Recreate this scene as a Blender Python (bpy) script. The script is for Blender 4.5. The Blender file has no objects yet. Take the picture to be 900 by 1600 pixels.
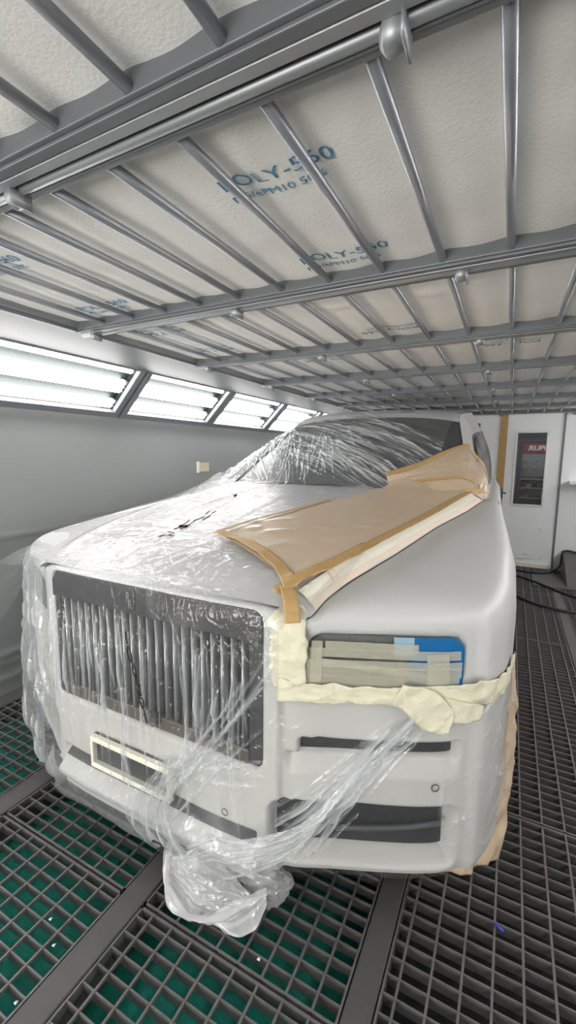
import bpy, math, random
import numpy as np
from mathutils import Vector, Matrix, noise as mnoise
random.seed(7); rng = np.random.default_rng(5)
SC = bpy.context.scene
COL = SC.collection

# ------------------------------------------------------------------ helpers
def tag(o, label=None, cat=None, group=None, kind=None):
    if label: o['label'] = label
    if cat: o['category'] = cat
    if group: o['group'] = group
    if kind: o['kind'] = kind
    return o

def empty(name, loc, label, cat, group=None):
    o = bpy.data.objects.new(name, None); COL.objects.link(o)
    o.location = loc; o.empty_display_size = .1
    return tag(o, label, cat, group)

def mesh_obj(name, V, F, mat, parent=None, smooth=False, loc=None):
    me = bpy.data.meshes.new(name)
    me.from_pydata([tuple(map(float, v)) for v in V], [], [tuple(map(int, f)) for f in F])
    me.materials.append(mat)
    if smooth: me.polygons.foreach_set('use_smooth', [True]*len(me.polygons))
    me.update()
    o = bpy.data.objects.new(name, me); COL.objects.link(o)
    if parent: o.parent = parent
    if loc is not None: o.location = loc
    return o

def grid_faces(nu, nv, flip=False, base=0):
    i, j = np.meshgrid(np.arange(nu-1), np.arange(nv-1), indexing='ij')
    a = (i*nv+j).ravel()+base; b = ((i+1)*nv+j).ravel()+base
    f = np.stack([a, b, b+1, a+1], 1)
    return f[:, ::-1] if flip else f

def grid_obj(name, P, mat, parent=None, smooth=True, flip=False, loc=None, keep=None, thick=0, fold=None):
    P = np.asarray(P, float); nu, nv = P.shape[:2]
    V = P.reshape(-1, 3); F = grid_faces(nu, nv, flip); fl = None if fold is None else np.asarray(fold, float).ravel()
    if keep is not None:
        k = keep.reshape(-1); F = F[k[F].all(1)]
        used = np.unique(F); m = np.zeros(len(V), int); m[used] = np.arange(len(used)); V = V[used]; F = m[F]; fl = fl[used] if fl is not None else None
    me = bpy.data.meshes.new(name)
    me.vertices.add(len(V)); me.vertices.foreach_set('co', V.ravel())
    me.loops.add(F.size); me.loops.foreach_set('vertex_index', F.ravel())
    me.polygons.add(len(F)); me.polygons.foreach_set('loop_start', np.arange(0, F.size, 4)); 
    me.polygons.foreach_set('use_smooth', np.full(len(F), smooth))
    me.update(calc_edges=True); me.validate(); me.materials.append(mat)
    if fl is not None: me.attributes.new('plies', 'FLOAT', 'POINT').data.foreach_set('value', fl.astype(np.float32))
    o = bpy.data.objects.new(name, me); COL.objects.link(o)
    if parent: o.parent = parent
    if loc is not None: o.location = loc
    if thick:
        md = o.modifiers.new('t', 'SOLIDIFY'); md.thickness = thick; md.offset = 0
    return o

class MB:
    def __init__(s): s.V = []; s.F = []
    def add(s, V, F):
        b = len(s.V); s.V += [tuple(v) for v in V]; s.F += [tuple(i+b for i in f) for f in F]; return s
    def box(s, x0, x1, y0, y1, z0, z1):
        V = [(x0,y0,z0),(x1,y0,z0),(x1,y1,z0),(x0,y1,z0),(x0,y0,z1),(x1,y0,z1),(x1,y1,z1),(x0,y1,z1)]
        return s.add(V, [(0,3,2,1),(4,5,6,7),(0,1,5,4),(1,2,6,5),(2,3,7,6),(3,0,4,7)])
    def prism(s, poly, axis, a, b):            # poly in the two other axes, in cyclic order
        n = len(poly); V = []
        for t in (a, b):
            for p, q in poly:
                V.append({'x': (t, p, q), 'y': (p, t, q), 'z': (p, q, t)}[axis])
        F = [tuple(range(n))[::-1], tuple(range(n, 2*n))] + [(i, (i+1) % n, n+(i+1) % n, n+i) for i in range(n)]
        return s.add(V, F)
    def tube(s, pts, r, n=10, caps=True):
        pts = [Vector(p) for p in pts]; rr = r if isinstance(r, (list, tuple)) else [r]*len(pts)
        V = []; up = None
        for i, p in enumerate(pts):
            t = (pts[min(i+1, len(pts)-1)]-pts[max(i-1, 0)]).normalized()
            if up is None:
                up = Vector((0, 0, 1)) if abs(t.z) < .9 else Vector((1, 0, 0))
            sd = t.cross(up).normalized(); up = sd.cross(t).normalized()
            for k in range(n):
                a = 2*math.pi*k/n; V.append(p+rr[i]*(math.cos(a)*sd+math.sin(a)*up))
        F = []
        for i in range(len(pts)-1):
            for k in range(n):
                F.append((i*n+k, i*n+(k+1) % n, (i+1)*n+(k+1) % n, (i+1)*n+k))
        if caps: F += [tuple(range(n))[::-1], tuple(range((len(pts)-1)*n, len(pts)*n))]
        return s.add(V, F)
    def lathe(s, prof, c, axis='x', n=32):     # prof: (radius, along)
        V = []; F = []; m = len(prof)
        for k in range(n):
            a = 2*math.pi*k/n
            for r, t in prof:
                p, q = r*math.cos(a), r*math.sin(a)
                V.append({'x': (c[0]+t, c[1]+p, c[2]+q), 'y': (c[0]+p, c[1]+t, c[2]+q), 'z': (c[0]+p, c[1]+q, c[2]+t)}[axis])
        for k in range(n):
            for i in range(m-1):
                F.append((k*m+i, ((k+1) % n)*m+i, ((k+1) % n)*m+i+1, k*m+i+1))
        return s.add(V, F)
    def build(s, name, mat, parent=None, smooth=False, loc=None, bevel=0):
        o = mesh_obj(name, s.V, s.F, mat, parent, smooth, loc)
        if bevel:
            md = o.modifiers.new('b', 'BEVEL'); md.width = bevel; md.segments = 2; md.limit_method = 'ANGLE'
        return o

def smooth01(x): x = np.clip(x, 0, 1); return x*x*(3-2*x)
def sbox(u, z, u0, u1, z0, z1, r=.012, soft=.005):
    cx, cz, hx, hz = (u0+u1)/2, (z0+z1)/2, (u1-u0)/2-r, (z1-z0)/2-r
    qx, qz = np.abs(u-cx)-hx, np.abs(z-cz)-hz
    d = np.hypot(np.maximum(qx, 0), np.maximum(qz, 0))+np.minimum(np.maximum(qx, qz), 0)-r
    return smooth01(.5-d/(2*soft))
def ridge(A, B, p0, p1, w, amp, bend=0.):
    """a crease along p0-p1 on fields A,B: gaussian across, tapering to both ends"""
    dx, dy = p1[0]-p0[0], p1[1]-p0[1]; L = math.hypot(dx, dy)+1e-9
    t = ((A-p0[0])*dx+(B-p0[1])*dy)/L/L
    d = ((A-p0[0])*dy-(B-p0[1])*dx)/L + bend*L*4*t*(1-t)
    e = np.clip(t, 0, 1); taper = np.where((t > 0) & (t < 1), np.sqrt(np.sin(np.pi*e)), 0)
    return amp*taper*np.exp(-(d/w)**2)
def vnoise(A, B, seed=0., oct=3):
    out = np.empty(A.size); a = A.ravel(); b = B.ravel()
    for i in range(a.size):
        out[i] = mnoise.fractal((a[i], b[i], seed), 1.0, 2.0, oct)
    return out.reshape(A.shape)

# ------------------------------------------------------------------ materials
def newmat(name):
    m = bpy.data.materials.new(name); m.use_nodes = True
    nt = m.node_tree; nt.nodes.clear()
    out = nt.nodes.new('ShaderNodeOutputMaterial')
    return m, nt, out
def N(nt, typ, **kw):
    n = nt.nodes.new(typ)
    for k, v in kw.items():
        if k in n.inputs: n.inputs[k].default_value = v
        else: setattr(n, k, v)
    return n
def pbr(name, col, rough=.5, metal=0., var=.06, scale=6., bump=0., bscale=80., spec=.5, coat=0., alpha=1., stretch=None):
    m, nt, out = newmat(name)
    b = N(nt, 'ShaderNodeBsdfPrincipled', Roughness=rough, Metallic=metal, Alpha=alpha)
    b.inputs['Specular IOR Level'].default_value = spec; b.inputs['Coat Weight'].default_value = coat
    tc = N(nt, 'ShaderNodeTexCoord'); src = tc.outputs['Object']
    if stretch:
        mp = N(nt, 'ShaderNodeMapping'); mp.inputs['Scale'].default_value = stretch
        nt.links.new(src, mp.inputs[0]); src = mp.outputs[0]
    nz = N(nt, 'ShaderNodeTexNoise', Scale=scale, Detail=5.)
    nt.links.new(src, nz.inputs['Vector'])
    mx = N(nt, 'ShaderNodeMix', data_type='RGBA')
    mx.inputs['A'].default_value = (*[max(0, c*(1-var)) for c in col], 1); mx.inputs['B'].default_value = (*[min(1, c*(1+var)) for c in col], 1)
    nt.links.new(nz.outputs['Fac'], mx.inputs['Factor']); nt.links.new(mx.outputs['Result'], b.inputs['Base Color'])
    if bump:
        n2 = N(nt, 'ShaderNodeTexNoise', Scale=bscale, Detail=3.); nt.links.new(src, n2.inputs['Vector'])
        bp = N(nt, 'ShaderNodeBump', Strength=bump, Distance=.01); nt.links.new(n2.outputs['Fac'], bp.inputs['Height'])
        nt.links.new(bp.outputs[0], b.inputs['Normal'])
    nt.links.new(b.outputs[0], out.inputs[0])
    return m
def emit(name, col, s):
    m, nt, out = newmat(name); e = N(nt, 'ShaderNodeEmission', Color=(*col, 1), Strength=s); nt.links.new(e.outputs[0], out.inputs[0]); return m
def facing_fresnel(nt, f0, bump=None, k=1.):
    lw = N(nt, 'ShaderNodeLayerWeight', Blend=.5)
    if bump: nt.links.new(bump.outputs[0], lw.inputs['Normal'])
    p5 = N(nt, 'ShaderNodeMath', operation='POWER'); p5.inputs[1].default_value = 5.; nt.links.new(lw.outputs['Facing'], p5.inputs[0])
    ma = N(nt, 'ShaderNodeMath', operation='MULTIPLY_ADD', use_clamp=True); ma.inputs[1].default_value = k*(1-f0); ma.inputs[2].default_value = f0
    nt.links.new(p5.outputs[0], ma.inputs[0]); return ma
def film_mat(name, tint=(.97, .97, .97), haze=.12, plies_glint=.6, k=.4, hazecol=(.9, .92, .94), rough=.12, bump=.35, scale=(14, 14, 14), fine=60., gl=.05):
    """thin polythene: see-through, glossy on its creases, a little milky"""
    m, nt, out = newmat(name)
    tc = N(nt, 'ShaderNodeTexCoord'); mp = N(nt, 'ShaderNodeMapping'); mp.inputs['Scale'].default_value = scale
    nt.links.new(tc.outputs['Object'], mp.inputs[0])
    n1 = N(nt, 'ShaderNodeTexNoise', Scale=1., Detail=4., Distortion=1.2); nt.links.new(mp.outputs[0], n1.inputs['Vector'])
    vo = N(nt, 'ShaderNodeTexVoronoi', Scale=1.6); vo.feature = 'DISTANCE_TO_EDGE'
    mxv = N(nt, 'ShaderNodeVectorMath', operation='ADD'); nt.links.new(mp.outputs[0], mxv.inputs[0])
    nt.links.new(n1.outputs['Color'], mxv.inputs[1]); nt.links.new(mxv.outputs[0], vo.inputs['Vector'])
    pw = N(nt, 'ShaderNodeMath', operation='MINIMUM'); pw.inputs[1].default_value = .12; nt.links.new(vo.outputs['Distance'], pw.inputs[0])
    ad = N(nt, 'ShaderNodeMath', operation='MULTIPLY_ADD'); ad.inputs[1].default_value = 2.2
    nt.links.new(pw.outputs[0], ad.inputs[0]); nt.links.new(n1.outputs['Fac'], ad.inputs[2])
    bp = N(nt, 'ShaderNodeBump', Strength=bump, Distance=.02); nt.links.new(ad.outputs[0], bp.inputs['Height'])
    tr = N(nt, 'ShaderNodeBsdfTransparent', Color=(*tint, 1))
    gs = N(nt, 'ShaderNodeBsdfGlossy', Roughness=rough, Color=(1, 1, 1, 1)); nt.links.new(bp.outputs[0], gs.inputs['Normal'])
    di = N(nt, 'ShaderNodeBsdfDiffuse', Color=(*hazecol, 1)); nt.links.new(bp.outputs[0], di.inputs['Normal'])
    tl = N(nt, 'ShaderNodeBsdfTranslucent', Color=(*hazecol, 1))
    dm = N(nt, 'ShaderNodeMixShader', Fac=.4); nt.links.new(di.outputs[0], dm.inputs[1]); nt.links.new(tl.outputs[0], dm.inputs[2])
    at = N(nt, 'ShaderNodeAttribute'); at.attribute_name = 'plies'       # gathered layers are milkier; crease highlights are put in as haze too
    hz_ = N(nt, 'ShaderNodeMath', operation='MULTIPLY_ADD', use_clamp=True); hz_.inputs[1].default_value = plies_glint; hz_.inputs[2].default_value = haze; nt.links.new(at.outputs['Fac'], hz_.inputs[0])
    m1 = N(nt, 'ShaderNodeMixShader'); nt.links.new(hz_.outputs[0], m1.inputs[0]); nt.links.new(tr.outputs[0], m1.inputs[1]); nt.links.new(dm.outputs[0], m1.inputs[2])
    fa = facing_fresnel(nt, gl+.025, bp, k)
    m2 = N(nt, 'ShaderNodeMixShader'); nt.links.new(fa.outputs[0], m2.inputs[0]); nt.links.new(m1.outputs[0], m2.inputs[1]); nt.links.new(gs.outputs[0], m2.inputs[2])
    nt.links.new(m2.outputs[0], out.inputs[0])
    return m
def glass_mat(name, tint=(.95, .955, .95), gl=.03):
    m, nt, out = newmat(name)
    tr = N(nt, 'ShaderNodeBsdfTransparent', Color=(*tint, 1)); gs = N(nt, 'ShaderNodeBsdfGlossy', Roughness=.03)
    fr = facing_fresnel(nt, .04); m2 = N(nt, 'ShaderNodeMixShader')
    nt.links.new(fr.outputs[0], m2.inputs[0]); nt.links.new(tr.outputs[0], m2.inputs[1]); nt.links.new(gs.outputs[0], m2.inputs[2])
    nt.links.new(m2.outputs[0], out.inputs[0]); return m

M = {}
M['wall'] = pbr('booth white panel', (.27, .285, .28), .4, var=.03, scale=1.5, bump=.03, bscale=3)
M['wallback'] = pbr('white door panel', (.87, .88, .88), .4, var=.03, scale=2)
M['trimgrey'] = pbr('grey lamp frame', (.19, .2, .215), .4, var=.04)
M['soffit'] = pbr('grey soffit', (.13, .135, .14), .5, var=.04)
M['steel'] = pbr('grey painted steel', (.17, .18, .19), .45, .4, var=.12, scale=9)
M['steeldk'] = pbr('dark steel', (.1, .11, .12), .5, .4, var=.15)
M['steellt'] = pbr('light zinc steel', (.33, .34, .35), .45, .6, var=.1, scale=5)
M['rib'] = pbr('zinc rib', (.45, .46, .5), .33, .75, var=.08, scale=12)
M['media'] = pbr('filter fleece', (.92, .90, .865), .9, var=.06, scale=7, bump=.12, bscale=130, spec=.1)
M['print'] = pbr('blue print', (.1, .27, .42), .8, var=.2, scale=60)
M['grate'] = pbr('grating steel', (.17, .16, .155), .5, .35, var=.3, scale=14)
M['strip'] = pbr('floor channel steel', (.115, .112, .112), .55, .3, var=.35, scale=5, bump=.1, bscale=20)
M['pit'] = pbr('green floor filter', (.0, .16, .12), .85, var=.45, scale=18, bump=.6, bscale=40)
M['pitdk'] = pbr('dark pit', (.012, .013, .014), .9)
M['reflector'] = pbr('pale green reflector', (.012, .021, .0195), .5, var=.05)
M['tube'] = emit('fluorescent tube', (1., .97, .97), 9.5)
M['cap'] = pbr('tube cap', (.5, .5, .45), .4, .3)
M['glass'] = glass_mat('clear pane')
M['paint'] = pbr('white car body', (.57, .57, .56), .36, var=.015, scale=3, spec=.35)
M['primer'] = pbr('white bumper', (.6, .595, .57), .42, var=.03, scale=4)
M['glassdk'] = pbr('windscreen glass', (.07, .075, .08), .25, var=.1, spec=.6)
M['black'] = pbr('black plastic', (.02, .021, .023), .5, var=.2)
M['grilledk'] = pbr('grille surround', (.05, .05, .052), .42, .3, var=.12)
M['bar'] = pbr('grille bar', (.42, .42, .43), .3, .5, var=.1)
M['rubber'] = pbr('tyre', (.02, .02, .02), .7)
M['lens'] = pbr('headlamp lens', (.13, .135, .13), .2, var=.3, scale=20)
M['cream'] = pbr('cream masking tape', (.74, .70, .53), .6, var=.05, scale=20, bump=.35, bscale=45)
M['creamlt'] = pbr('pale masking paper', (.86, .83, .7), .55, var=.04, scale=12, bump=.25, bscale=25)
M['creamthin'] = pbr('thin cream tape', (.66, .64, .5), .5, var=.1, scale=20, alpha=.5, bump=.25, bscale=30)
M['pinktape'] = pbr('pinkish paper tape', (.8, .67, .54), .55, var=.06, scale=10)
M['brown'] = pbr('brown paper tape', (.5, .32, .13), .5, var=.08, scale=25, bump=.15, bscale=40)
M['kraft'] = pbr('tan masking sheet', (.6, .47, .33), .3, var=.05, scale=5, bump=.25, bscale=9, coat=.2)
M['kraftpaper'] = pbr('kraft wheel paper', (.62, .48, .34), .55, var=.07, scale=6, bump=.2, bscale=10)
M['blue'] = pbr('blue painters tape', (.005, .13, .34), .5, var=.08)
M['bluelt'] = pbr('faded blue tape', (.3, .45, .55), .5, var=.08)
M['film'] = film_mat('clear masking film', haze=.07, bump=.45, scale=(8, 15, 11), gl=.02, plies_glint=.75, k=.65, rough=.1)
M['filmdull'] = film_mat('clear masking film hanging', haze=.06, bump=.3, scale=(16, 16, 9), gl=.015, plies_glint=.75)
M['filmside'] = film_mat('crumpled film', haze=.32, bump=.5, scale=(8, 8, 6), gl=.07, rough=.16)
M['filmthin'] = film_mat('tight film', haze=.045, bump=.3, scale=(10, 10, 10), gl=.015, rough=.12, plies_glint=.65)
M['filmbag'] = film_mat('bunched film', haze=.6, bump=.35, scale=(7, 7, 7), hazecol=(.88, .88, .88), gl=.06, rough=.2)
M['filmrope'] = film_mat('gathered film', haze=.13, bump=.3, scale=(12, 12, 12), gl=.04, rough=.18, plies_glint=.4)
M['hose'] = pbr('black rubber hose', (.02, .028, .035), .45)
M['red'] = pbr('red sign', (.25, .02, .02), .5)
M['white'] = pbr('white', (.8, .8, .8), .5)
M['shelfgrey'] = pbr('grey shelf', (.3, .3, .32), .5)
M['shopwall'] = pbr('workshop wall', (.2, .2, .23), .7)
M['beige'] = pbr('beige tape', (.62, .56, .42), .6)
M['toolbl'] = pbr('tool black', (.03, .03, .035), .5)
M['toolwh'] = pbr('tool white', (.6, .58, .55), .5)
M['toolrd'] = pbr('tool red', (.4, .05, .04), .5)
M['bluescrap'] = pbr('blue scrap', (.04, .06, .6), .4)
M['ink'] = pbr('black ink', (.01, .01, .01), .6)

# ------------------------------------------------------------------ camera
H = 1.4
f, pitch, yaw, roll = 673.16, 0.13347178, 0.47537466, 0.00997723
def rot(p, y, r):
    cx, sx, cy, sy, cr, sr = math.cos(p), math.sin(p), math.cos(y), math.sin(y), math.cos(r), math.sin(r)
    Rx = np.array([[1,0,0],[0,cx,-sx],[0,sx,cx]]); Ry = np.array([[cy,0,sy],[0,1,0],[-sy,0,cy]]); Rz = np.array([[cr,-sr,0],[sr,cr,0],[0,0,1]])
    return Rz@Rx@Ry
Mw = rot(pitch, yaw, roll)@np.array([[1,0,0],[0,0,-1],[0,1,0]])      # world -> camera (x right, y down, z forward)
cam = bpy.data.cameras.new('camera'); co = bpy.data.objects.new('camera', cam); COL.objects.link(co)
cam.sensor_fit = 'HORIZONTAL'; cam.sensor_width = 36; cam.lens = f/900*36; cam.clip_start = .02
Rb = Matrix([list(Mw[0]), list(-Mw[1]), list(-Mw[2])]).transposed()
co.matrix_world = Matrix.Translation((0, 0, H)) @ Rb.to_4x4()
SC.camera = co

# ------------------------------------------------------------------ room
FRONT_LIGHT = 285
WL, WR, YB, YF = -2.52, 1.76, 6.19, -2.2
CX = (WL+WR)/2
def structure(o): o['kind'] = 'structure'; return o
# left wall: high-resolution sheet with film creases and a panel joint
yy = np.linspace(YF, YB, 370); zz = np.linspace(0, 1.66, 100)
Yg, Zg = np.meshgrid(yy, zz, indexing='ij')
D = np.zeros_like(Yg)
for a, b, w, amp in [((1.0,.91),(2.5,.955),.006,.007),((1.2,.925),(2.45,.965),.004,-.003),((1.85,.985),(2.25,.98),.006,.006),((1.95,1.0),(2.15,.99),.004,-.004),
                     ((2.1,1.35),(2.12,.96),.006,.0035),((2.16,1.4),(2.17,1.0),.004,.003),((2.05,1.21),(2.22,1.19),.004,.004),((1.0,.25),(1.6,.235),.008,.01),((1.1,.2),(1.6,.17),.006,.008),
                     ((1.0,.1),(1.7,.09),.01,.008),((1.2,.17),(1.4,.235),.006,.006)]:
    D += ridge(Yg, Zg, a, b, w*1.6, amp)
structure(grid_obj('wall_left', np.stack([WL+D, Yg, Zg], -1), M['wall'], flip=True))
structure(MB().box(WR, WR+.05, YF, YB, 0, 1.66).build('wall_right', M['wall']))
b = MB(); wx = [(-2.35, -1.65), (-1.58, -.9), (-.78, .02)]; xe = WL-.05
for a, c in wx: b.box(xe, a, YF-.05, YF, 0, 2.06); b.box(a, c, YF-.05, YF, 1.86, 2.06); b.box(a, c, YF-.05, YF, 0, .12); xe = c
b.box(xe, WR+.05, YF-.05, YF, 0, 2.06); structure(b.build('wall_front', M['wallback']))
for i, (a, c) in enumerate(wx):                  # unseen glazed openings behind the camera, added to let the front light in
    g_ = MB(); g_.box(a, a+.03, YF-.05, YF+.01, .12, 1.86); g_.box(c-.03, c, YF-.05, YF+.01, .12, 1.86); g_.box(a+.03, c-.03, YF-.05, YF+.01, .12, .16); g_.box(a+.03, c-.03, YF-.05, YF+.01, 1.82, 1.86)
    w_ = structure(g_.build('window_%d' % (i+1), M['wallback'])); MB().box(a+.03, c-.03, YF-.03, YF-.025, .16, 1.82).build('pane', M['glass'], w_)
dl = bpy.data.lights.new('daylight', 'AREA'); dl.shape = 'RECTANGLE'; dl.size = 4.6; dl.size_y = 2.2; dl.energy = FRONT_LIGHT; dl.color = (1, .985, .96)  # added area light outside, brightens the ceiling and the car front
do = bpy.data.objects.new('daylight', dl); COL.objects.link(do); do.location = (CX, YF-.9, .25); do.rotation_euler = (math.radians(90+24), 0, 0)
b = MB(); b.box(WL-.05, -.815, YB, YB+.05, 0, 2.06); b.box(.535, WR+.05, YB, YB+.05, 0, 2.06); b.box(-.815, .535, YB, YB+.05, 1.93, 2.06)
structure(b.build('wall_back', M['wallback']))
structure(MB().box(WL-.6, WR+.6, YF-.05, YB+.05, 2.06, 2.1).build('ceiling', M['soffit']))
structure(MB().box(WL-.6, WR+.6, YF-.05, YB+.05, -.16, -.14).build('floor', M['pitdk']))
# green filter laid in the pit, rippled
px = np.linspace(-2.42, -.28, 120); py = np.linspace(YF, 2.6, 180)
Px, Py = np.meshgrid(px, py, indexing='ij')
tag(grid_obj('pit_filter', np.stack([Px, Py, -.11+.012*vnoise(Px*7, Py*7, 3.)], -1), M['pit']),
    'green fibre filter mat under the floor grating left of the car', 'filter mat')
for side, s in (('left', 1), ('right', -1)):
    X = lambda x: x if s == 1 else 2*CX-x
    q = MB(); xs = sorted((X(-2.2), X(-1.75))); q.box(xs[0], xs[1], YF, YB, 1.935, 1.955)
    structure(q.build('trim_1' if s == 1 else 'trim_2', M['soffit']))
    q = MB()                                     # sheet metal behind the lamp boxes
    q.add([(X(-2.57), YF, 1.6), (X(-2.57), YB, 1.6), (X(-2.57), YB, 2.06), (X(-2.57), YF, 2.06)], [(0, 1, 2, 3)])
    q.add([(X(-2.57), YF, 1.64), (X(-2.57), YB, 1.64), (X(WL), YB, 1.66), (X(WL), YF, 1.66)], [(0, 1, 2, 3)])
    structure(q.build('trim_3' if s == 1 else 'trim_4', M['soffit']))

# slanted lamp boxes
P0 = np.array([-2.50, 1.648]); P1 = np.array([-2.195, 1.948]); ax = (P1-P0); LL = np.linalg.norm(ax); ax /= LL; nn = np.array([ax[1], -ax[0]])   # nn points into the room
def lb(t, d, s):                                 # t along the slant, d towards the room
    p = P0+ax*t+nn*d; return (p[0] if s == 1 else 2*CX-p[0]), p[1]
names = ['nearest', 'second', 'third', 'fourth', 'fifth']
def lampbox(y0, y1, s, label):
    r = empty('light_box', (lb(0, 0, s)[0], (y0+y1)/2, 1.648), label, 'light fixture', 'slanted lamp boxes along the left wall' if s == 1 else 'slanted lamp boxes along the right wall')
    ox, oy, oz = r.location
    def quad(m, t0, t1, d0, d1, a, c):
        poly = [lb(t0, d0, s), lb(t1, d0, s), lb(t1, d1, s), lb(t0, d1, s)]
        m.prism([(p[0]-ox, p[1]-oz) for p in poly], 'y', a-oy, c-oy)
    fm = MB(); g = .003
    quad(fm, 0, .045, -.02, .012, y0-.05+g, y1+.05-g); quad(fm, LL-.022, LL, -.02, .012, y0-.05+g, y1+.05-g)
    quad(fm, .045, LL-.022, -.02, .012, y0-.05+g, y0); quad(fm, .045, LL-.022, -.02, .012, y1, y1+.05-g)
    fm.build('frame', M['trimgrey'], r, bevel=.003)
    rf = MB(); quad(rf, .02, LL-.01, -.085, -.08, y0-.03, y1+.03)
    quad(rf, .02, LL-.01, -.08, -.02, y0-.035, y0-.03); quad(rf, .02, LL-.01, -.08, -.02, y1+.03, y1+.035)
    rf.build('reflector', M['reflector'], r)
    t0, t1 = .045, LL-.022
    for k, ft in enumerate((.04, .13, .41, .50, .59, .87, .96)):
        x, z = lb(t0+(t1-t0)*ft, -.05, s)
        MB().tube([(x-ox, y0+.012-oy, z-oz), (x-ox, y1-.012-oy, z-oz)], .019, 12).build('tube', M['tube'], r, True)
        for ya, yc in ((y0-.02, y0+.012), (y1-.012, y1+.02)):
            MB().tube([(x-ox, ya-oy, z-oz), (x-ox, yc-oy, z-oz)], .016, 10).build('lamp_holder', M['cap'], r, True)
    pn = MB(); quad(pn, .04, LL-.018, -.012, -.009, y0-.01, y1+.01)
    pn.build('pane', M['glass'], r)
    return r
spans = [(-1.75, -.86), (-.75, .14), (.25, 1.14), (1.25, 2.15), (2.26, 3.165), (3.265, 4.17), (4.27, 5.17), (5.27, 6.12)]
lbl = ['slanted fluorescent lamp box well behind the camera on the left wall', 'slanted fluorescent lamp box just behind the camera on the left wall', 'slanted fluorescent lamp box beside the camera on the left wall',
       'large slanted fluorescent lamp box at the photo left edge, the nearest one', 'slanted fluorescent lamp box second along the left wall, fully in view',
       'slanted fluorescent lamp box third along the left wall', 'slanted fluorescent lamp box fourth along the left wall, cut by the wrapped windscreen', 'slanted fluorescent lamp box in the far left corner by the back wall']
for (a, c), t in zip(spans, lbl): lampbox(a, c, 1, t)
lbr = ['first', 'second', 'third', 'fourth', 'fifth', 'sixth', 'seventh', 'last']
for (a, c), t in zip(spans, lbr): lampbox(a, c, -1, 'slanted fluorescent lamp box on the right wall, %s counted from the front' % t)

# back wall doors
def door(n, x0, x1, w0, w1, zw0=.8, zw1=1.69):
    d = MB(); y0, y1 = YB+.005, YB+.045
    d.box(x0, w0, y0, y1, .035, 1.93); d.box(w1, x1, y0, y1, .035, 1.93); d.box(w0, w1, y0, y1, .035, zw0); d.box(w0, w1, y0, y1, zw1, 1.93)
    o = structure(d.build('door_%d' % n, M['wallback']))
    t = MB(); e = .022
    for a, b2, c, e2 in ((w0-e, w0, zw0-e, zw1+e), (w1, w1+e, zw0-e, zw1+e)): t.box(a, b2, y0-.014, y1, c, e2)
    t.box(w0, w1, y0-.014, y1, zw0-e, zw0); t.box(w0, w1, y0-.014, y1, zw1, zw1+e)
    t.build('window_trim', M['white'], o, bevel=.003)
    MB().box(w0, w1, y0+.015, y0+.02, zw0, zw1).build('pane', M['glass'], o)
    return o
d1 = door(1, -.81, -.135, -.665, -.355); d2 = door(2, -.105, .525, .045, .36)
h = MB(); h.box(-.115, -.075, YB-.02, YB+.003, .87, .99); h.tube([(-.095, YB-.01, .95), (-.095, YB-.05, .95), (-.04, YB-.055, .93)], .011, 10)
h.build('door_handle', M['steel'], d2, True)
structure(MB().box(.525, .545, YB-.008, YB+.03, 0, 1.93).build('trim_5', M['steel']))
D2 = MB(); D2.box(-.165, -.135, YB-.008, YB+.004, .75, 1.93); D2.box(-.135, -.105, YB-.012, YB+.004, .75, 1.93); D2.box(-.105, -.075, YB-.008, YB+.004, .75, 1.93)
tag(D2.build('tape_strip', M['brown']), 'tall brown paper tape sealing the joint between the two white doors', 'tape')
tag(MB().box(-.1, .53, YB-.01, YB+.003, .0, .05).build('tape_strip', M['creamlt']), 'cream tape along the foot of the white door', 'tape')
sg = MB().box(-.475, -.395, YB-.006, YB+.001, 1.735, 1.82).build('door_sign', M['soffit']); tag(sg, 'small grey square plate above the left door window', 'sign')
MB().box(-.46, -.41, YB-.008, YB-.006, 1.755, 1.80).build('plate_center', M['white'], sg)
tag(MB().box(.62, 1.15, 6.03, YB, 1.075, 1.115).build('wall_shelf', M['white'], bevel=.006), 'small white ledge on the back wall right of the door', 'shelf')
rp = MB(); rp.prism([(5.35, .0), (6.17, .0), (6.17, .26), (5.95, .26)], 'x', .62, 1.3)
r_ = tag(rp.build('ramp', M['strip'], bevel=.004), 'dark grey steel ramp in the back right corner beside the door', 'ramp')
tag(MB().box(.3, 1.25, 5.3, 5.95, .002, .008).build('floor_plate', M['strip']), 'flat grey steel plate on the grating before the ramp', 'plate')
# door film creases
cr = []
wl = MB()
for k, pts in enumerate([[(.36,.55),(.43,.60)],[(.34,.52),(.42,.47)],[(.2,.17),(.3,.175)],[(.4,.1),(.45,.2)],[(.12,.1),(.3,.12)]]):
    (a, c), (e, g2) = pts
    wl.tube([(a, YB+.004, c), ((a+e)/2, YB+.0, (c+g2)/2+.006), (e, YB+.004, g2)], [.001, .006, .001], 8)
wl.build('film_crease', M['wallback'], d2, True)

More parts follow.
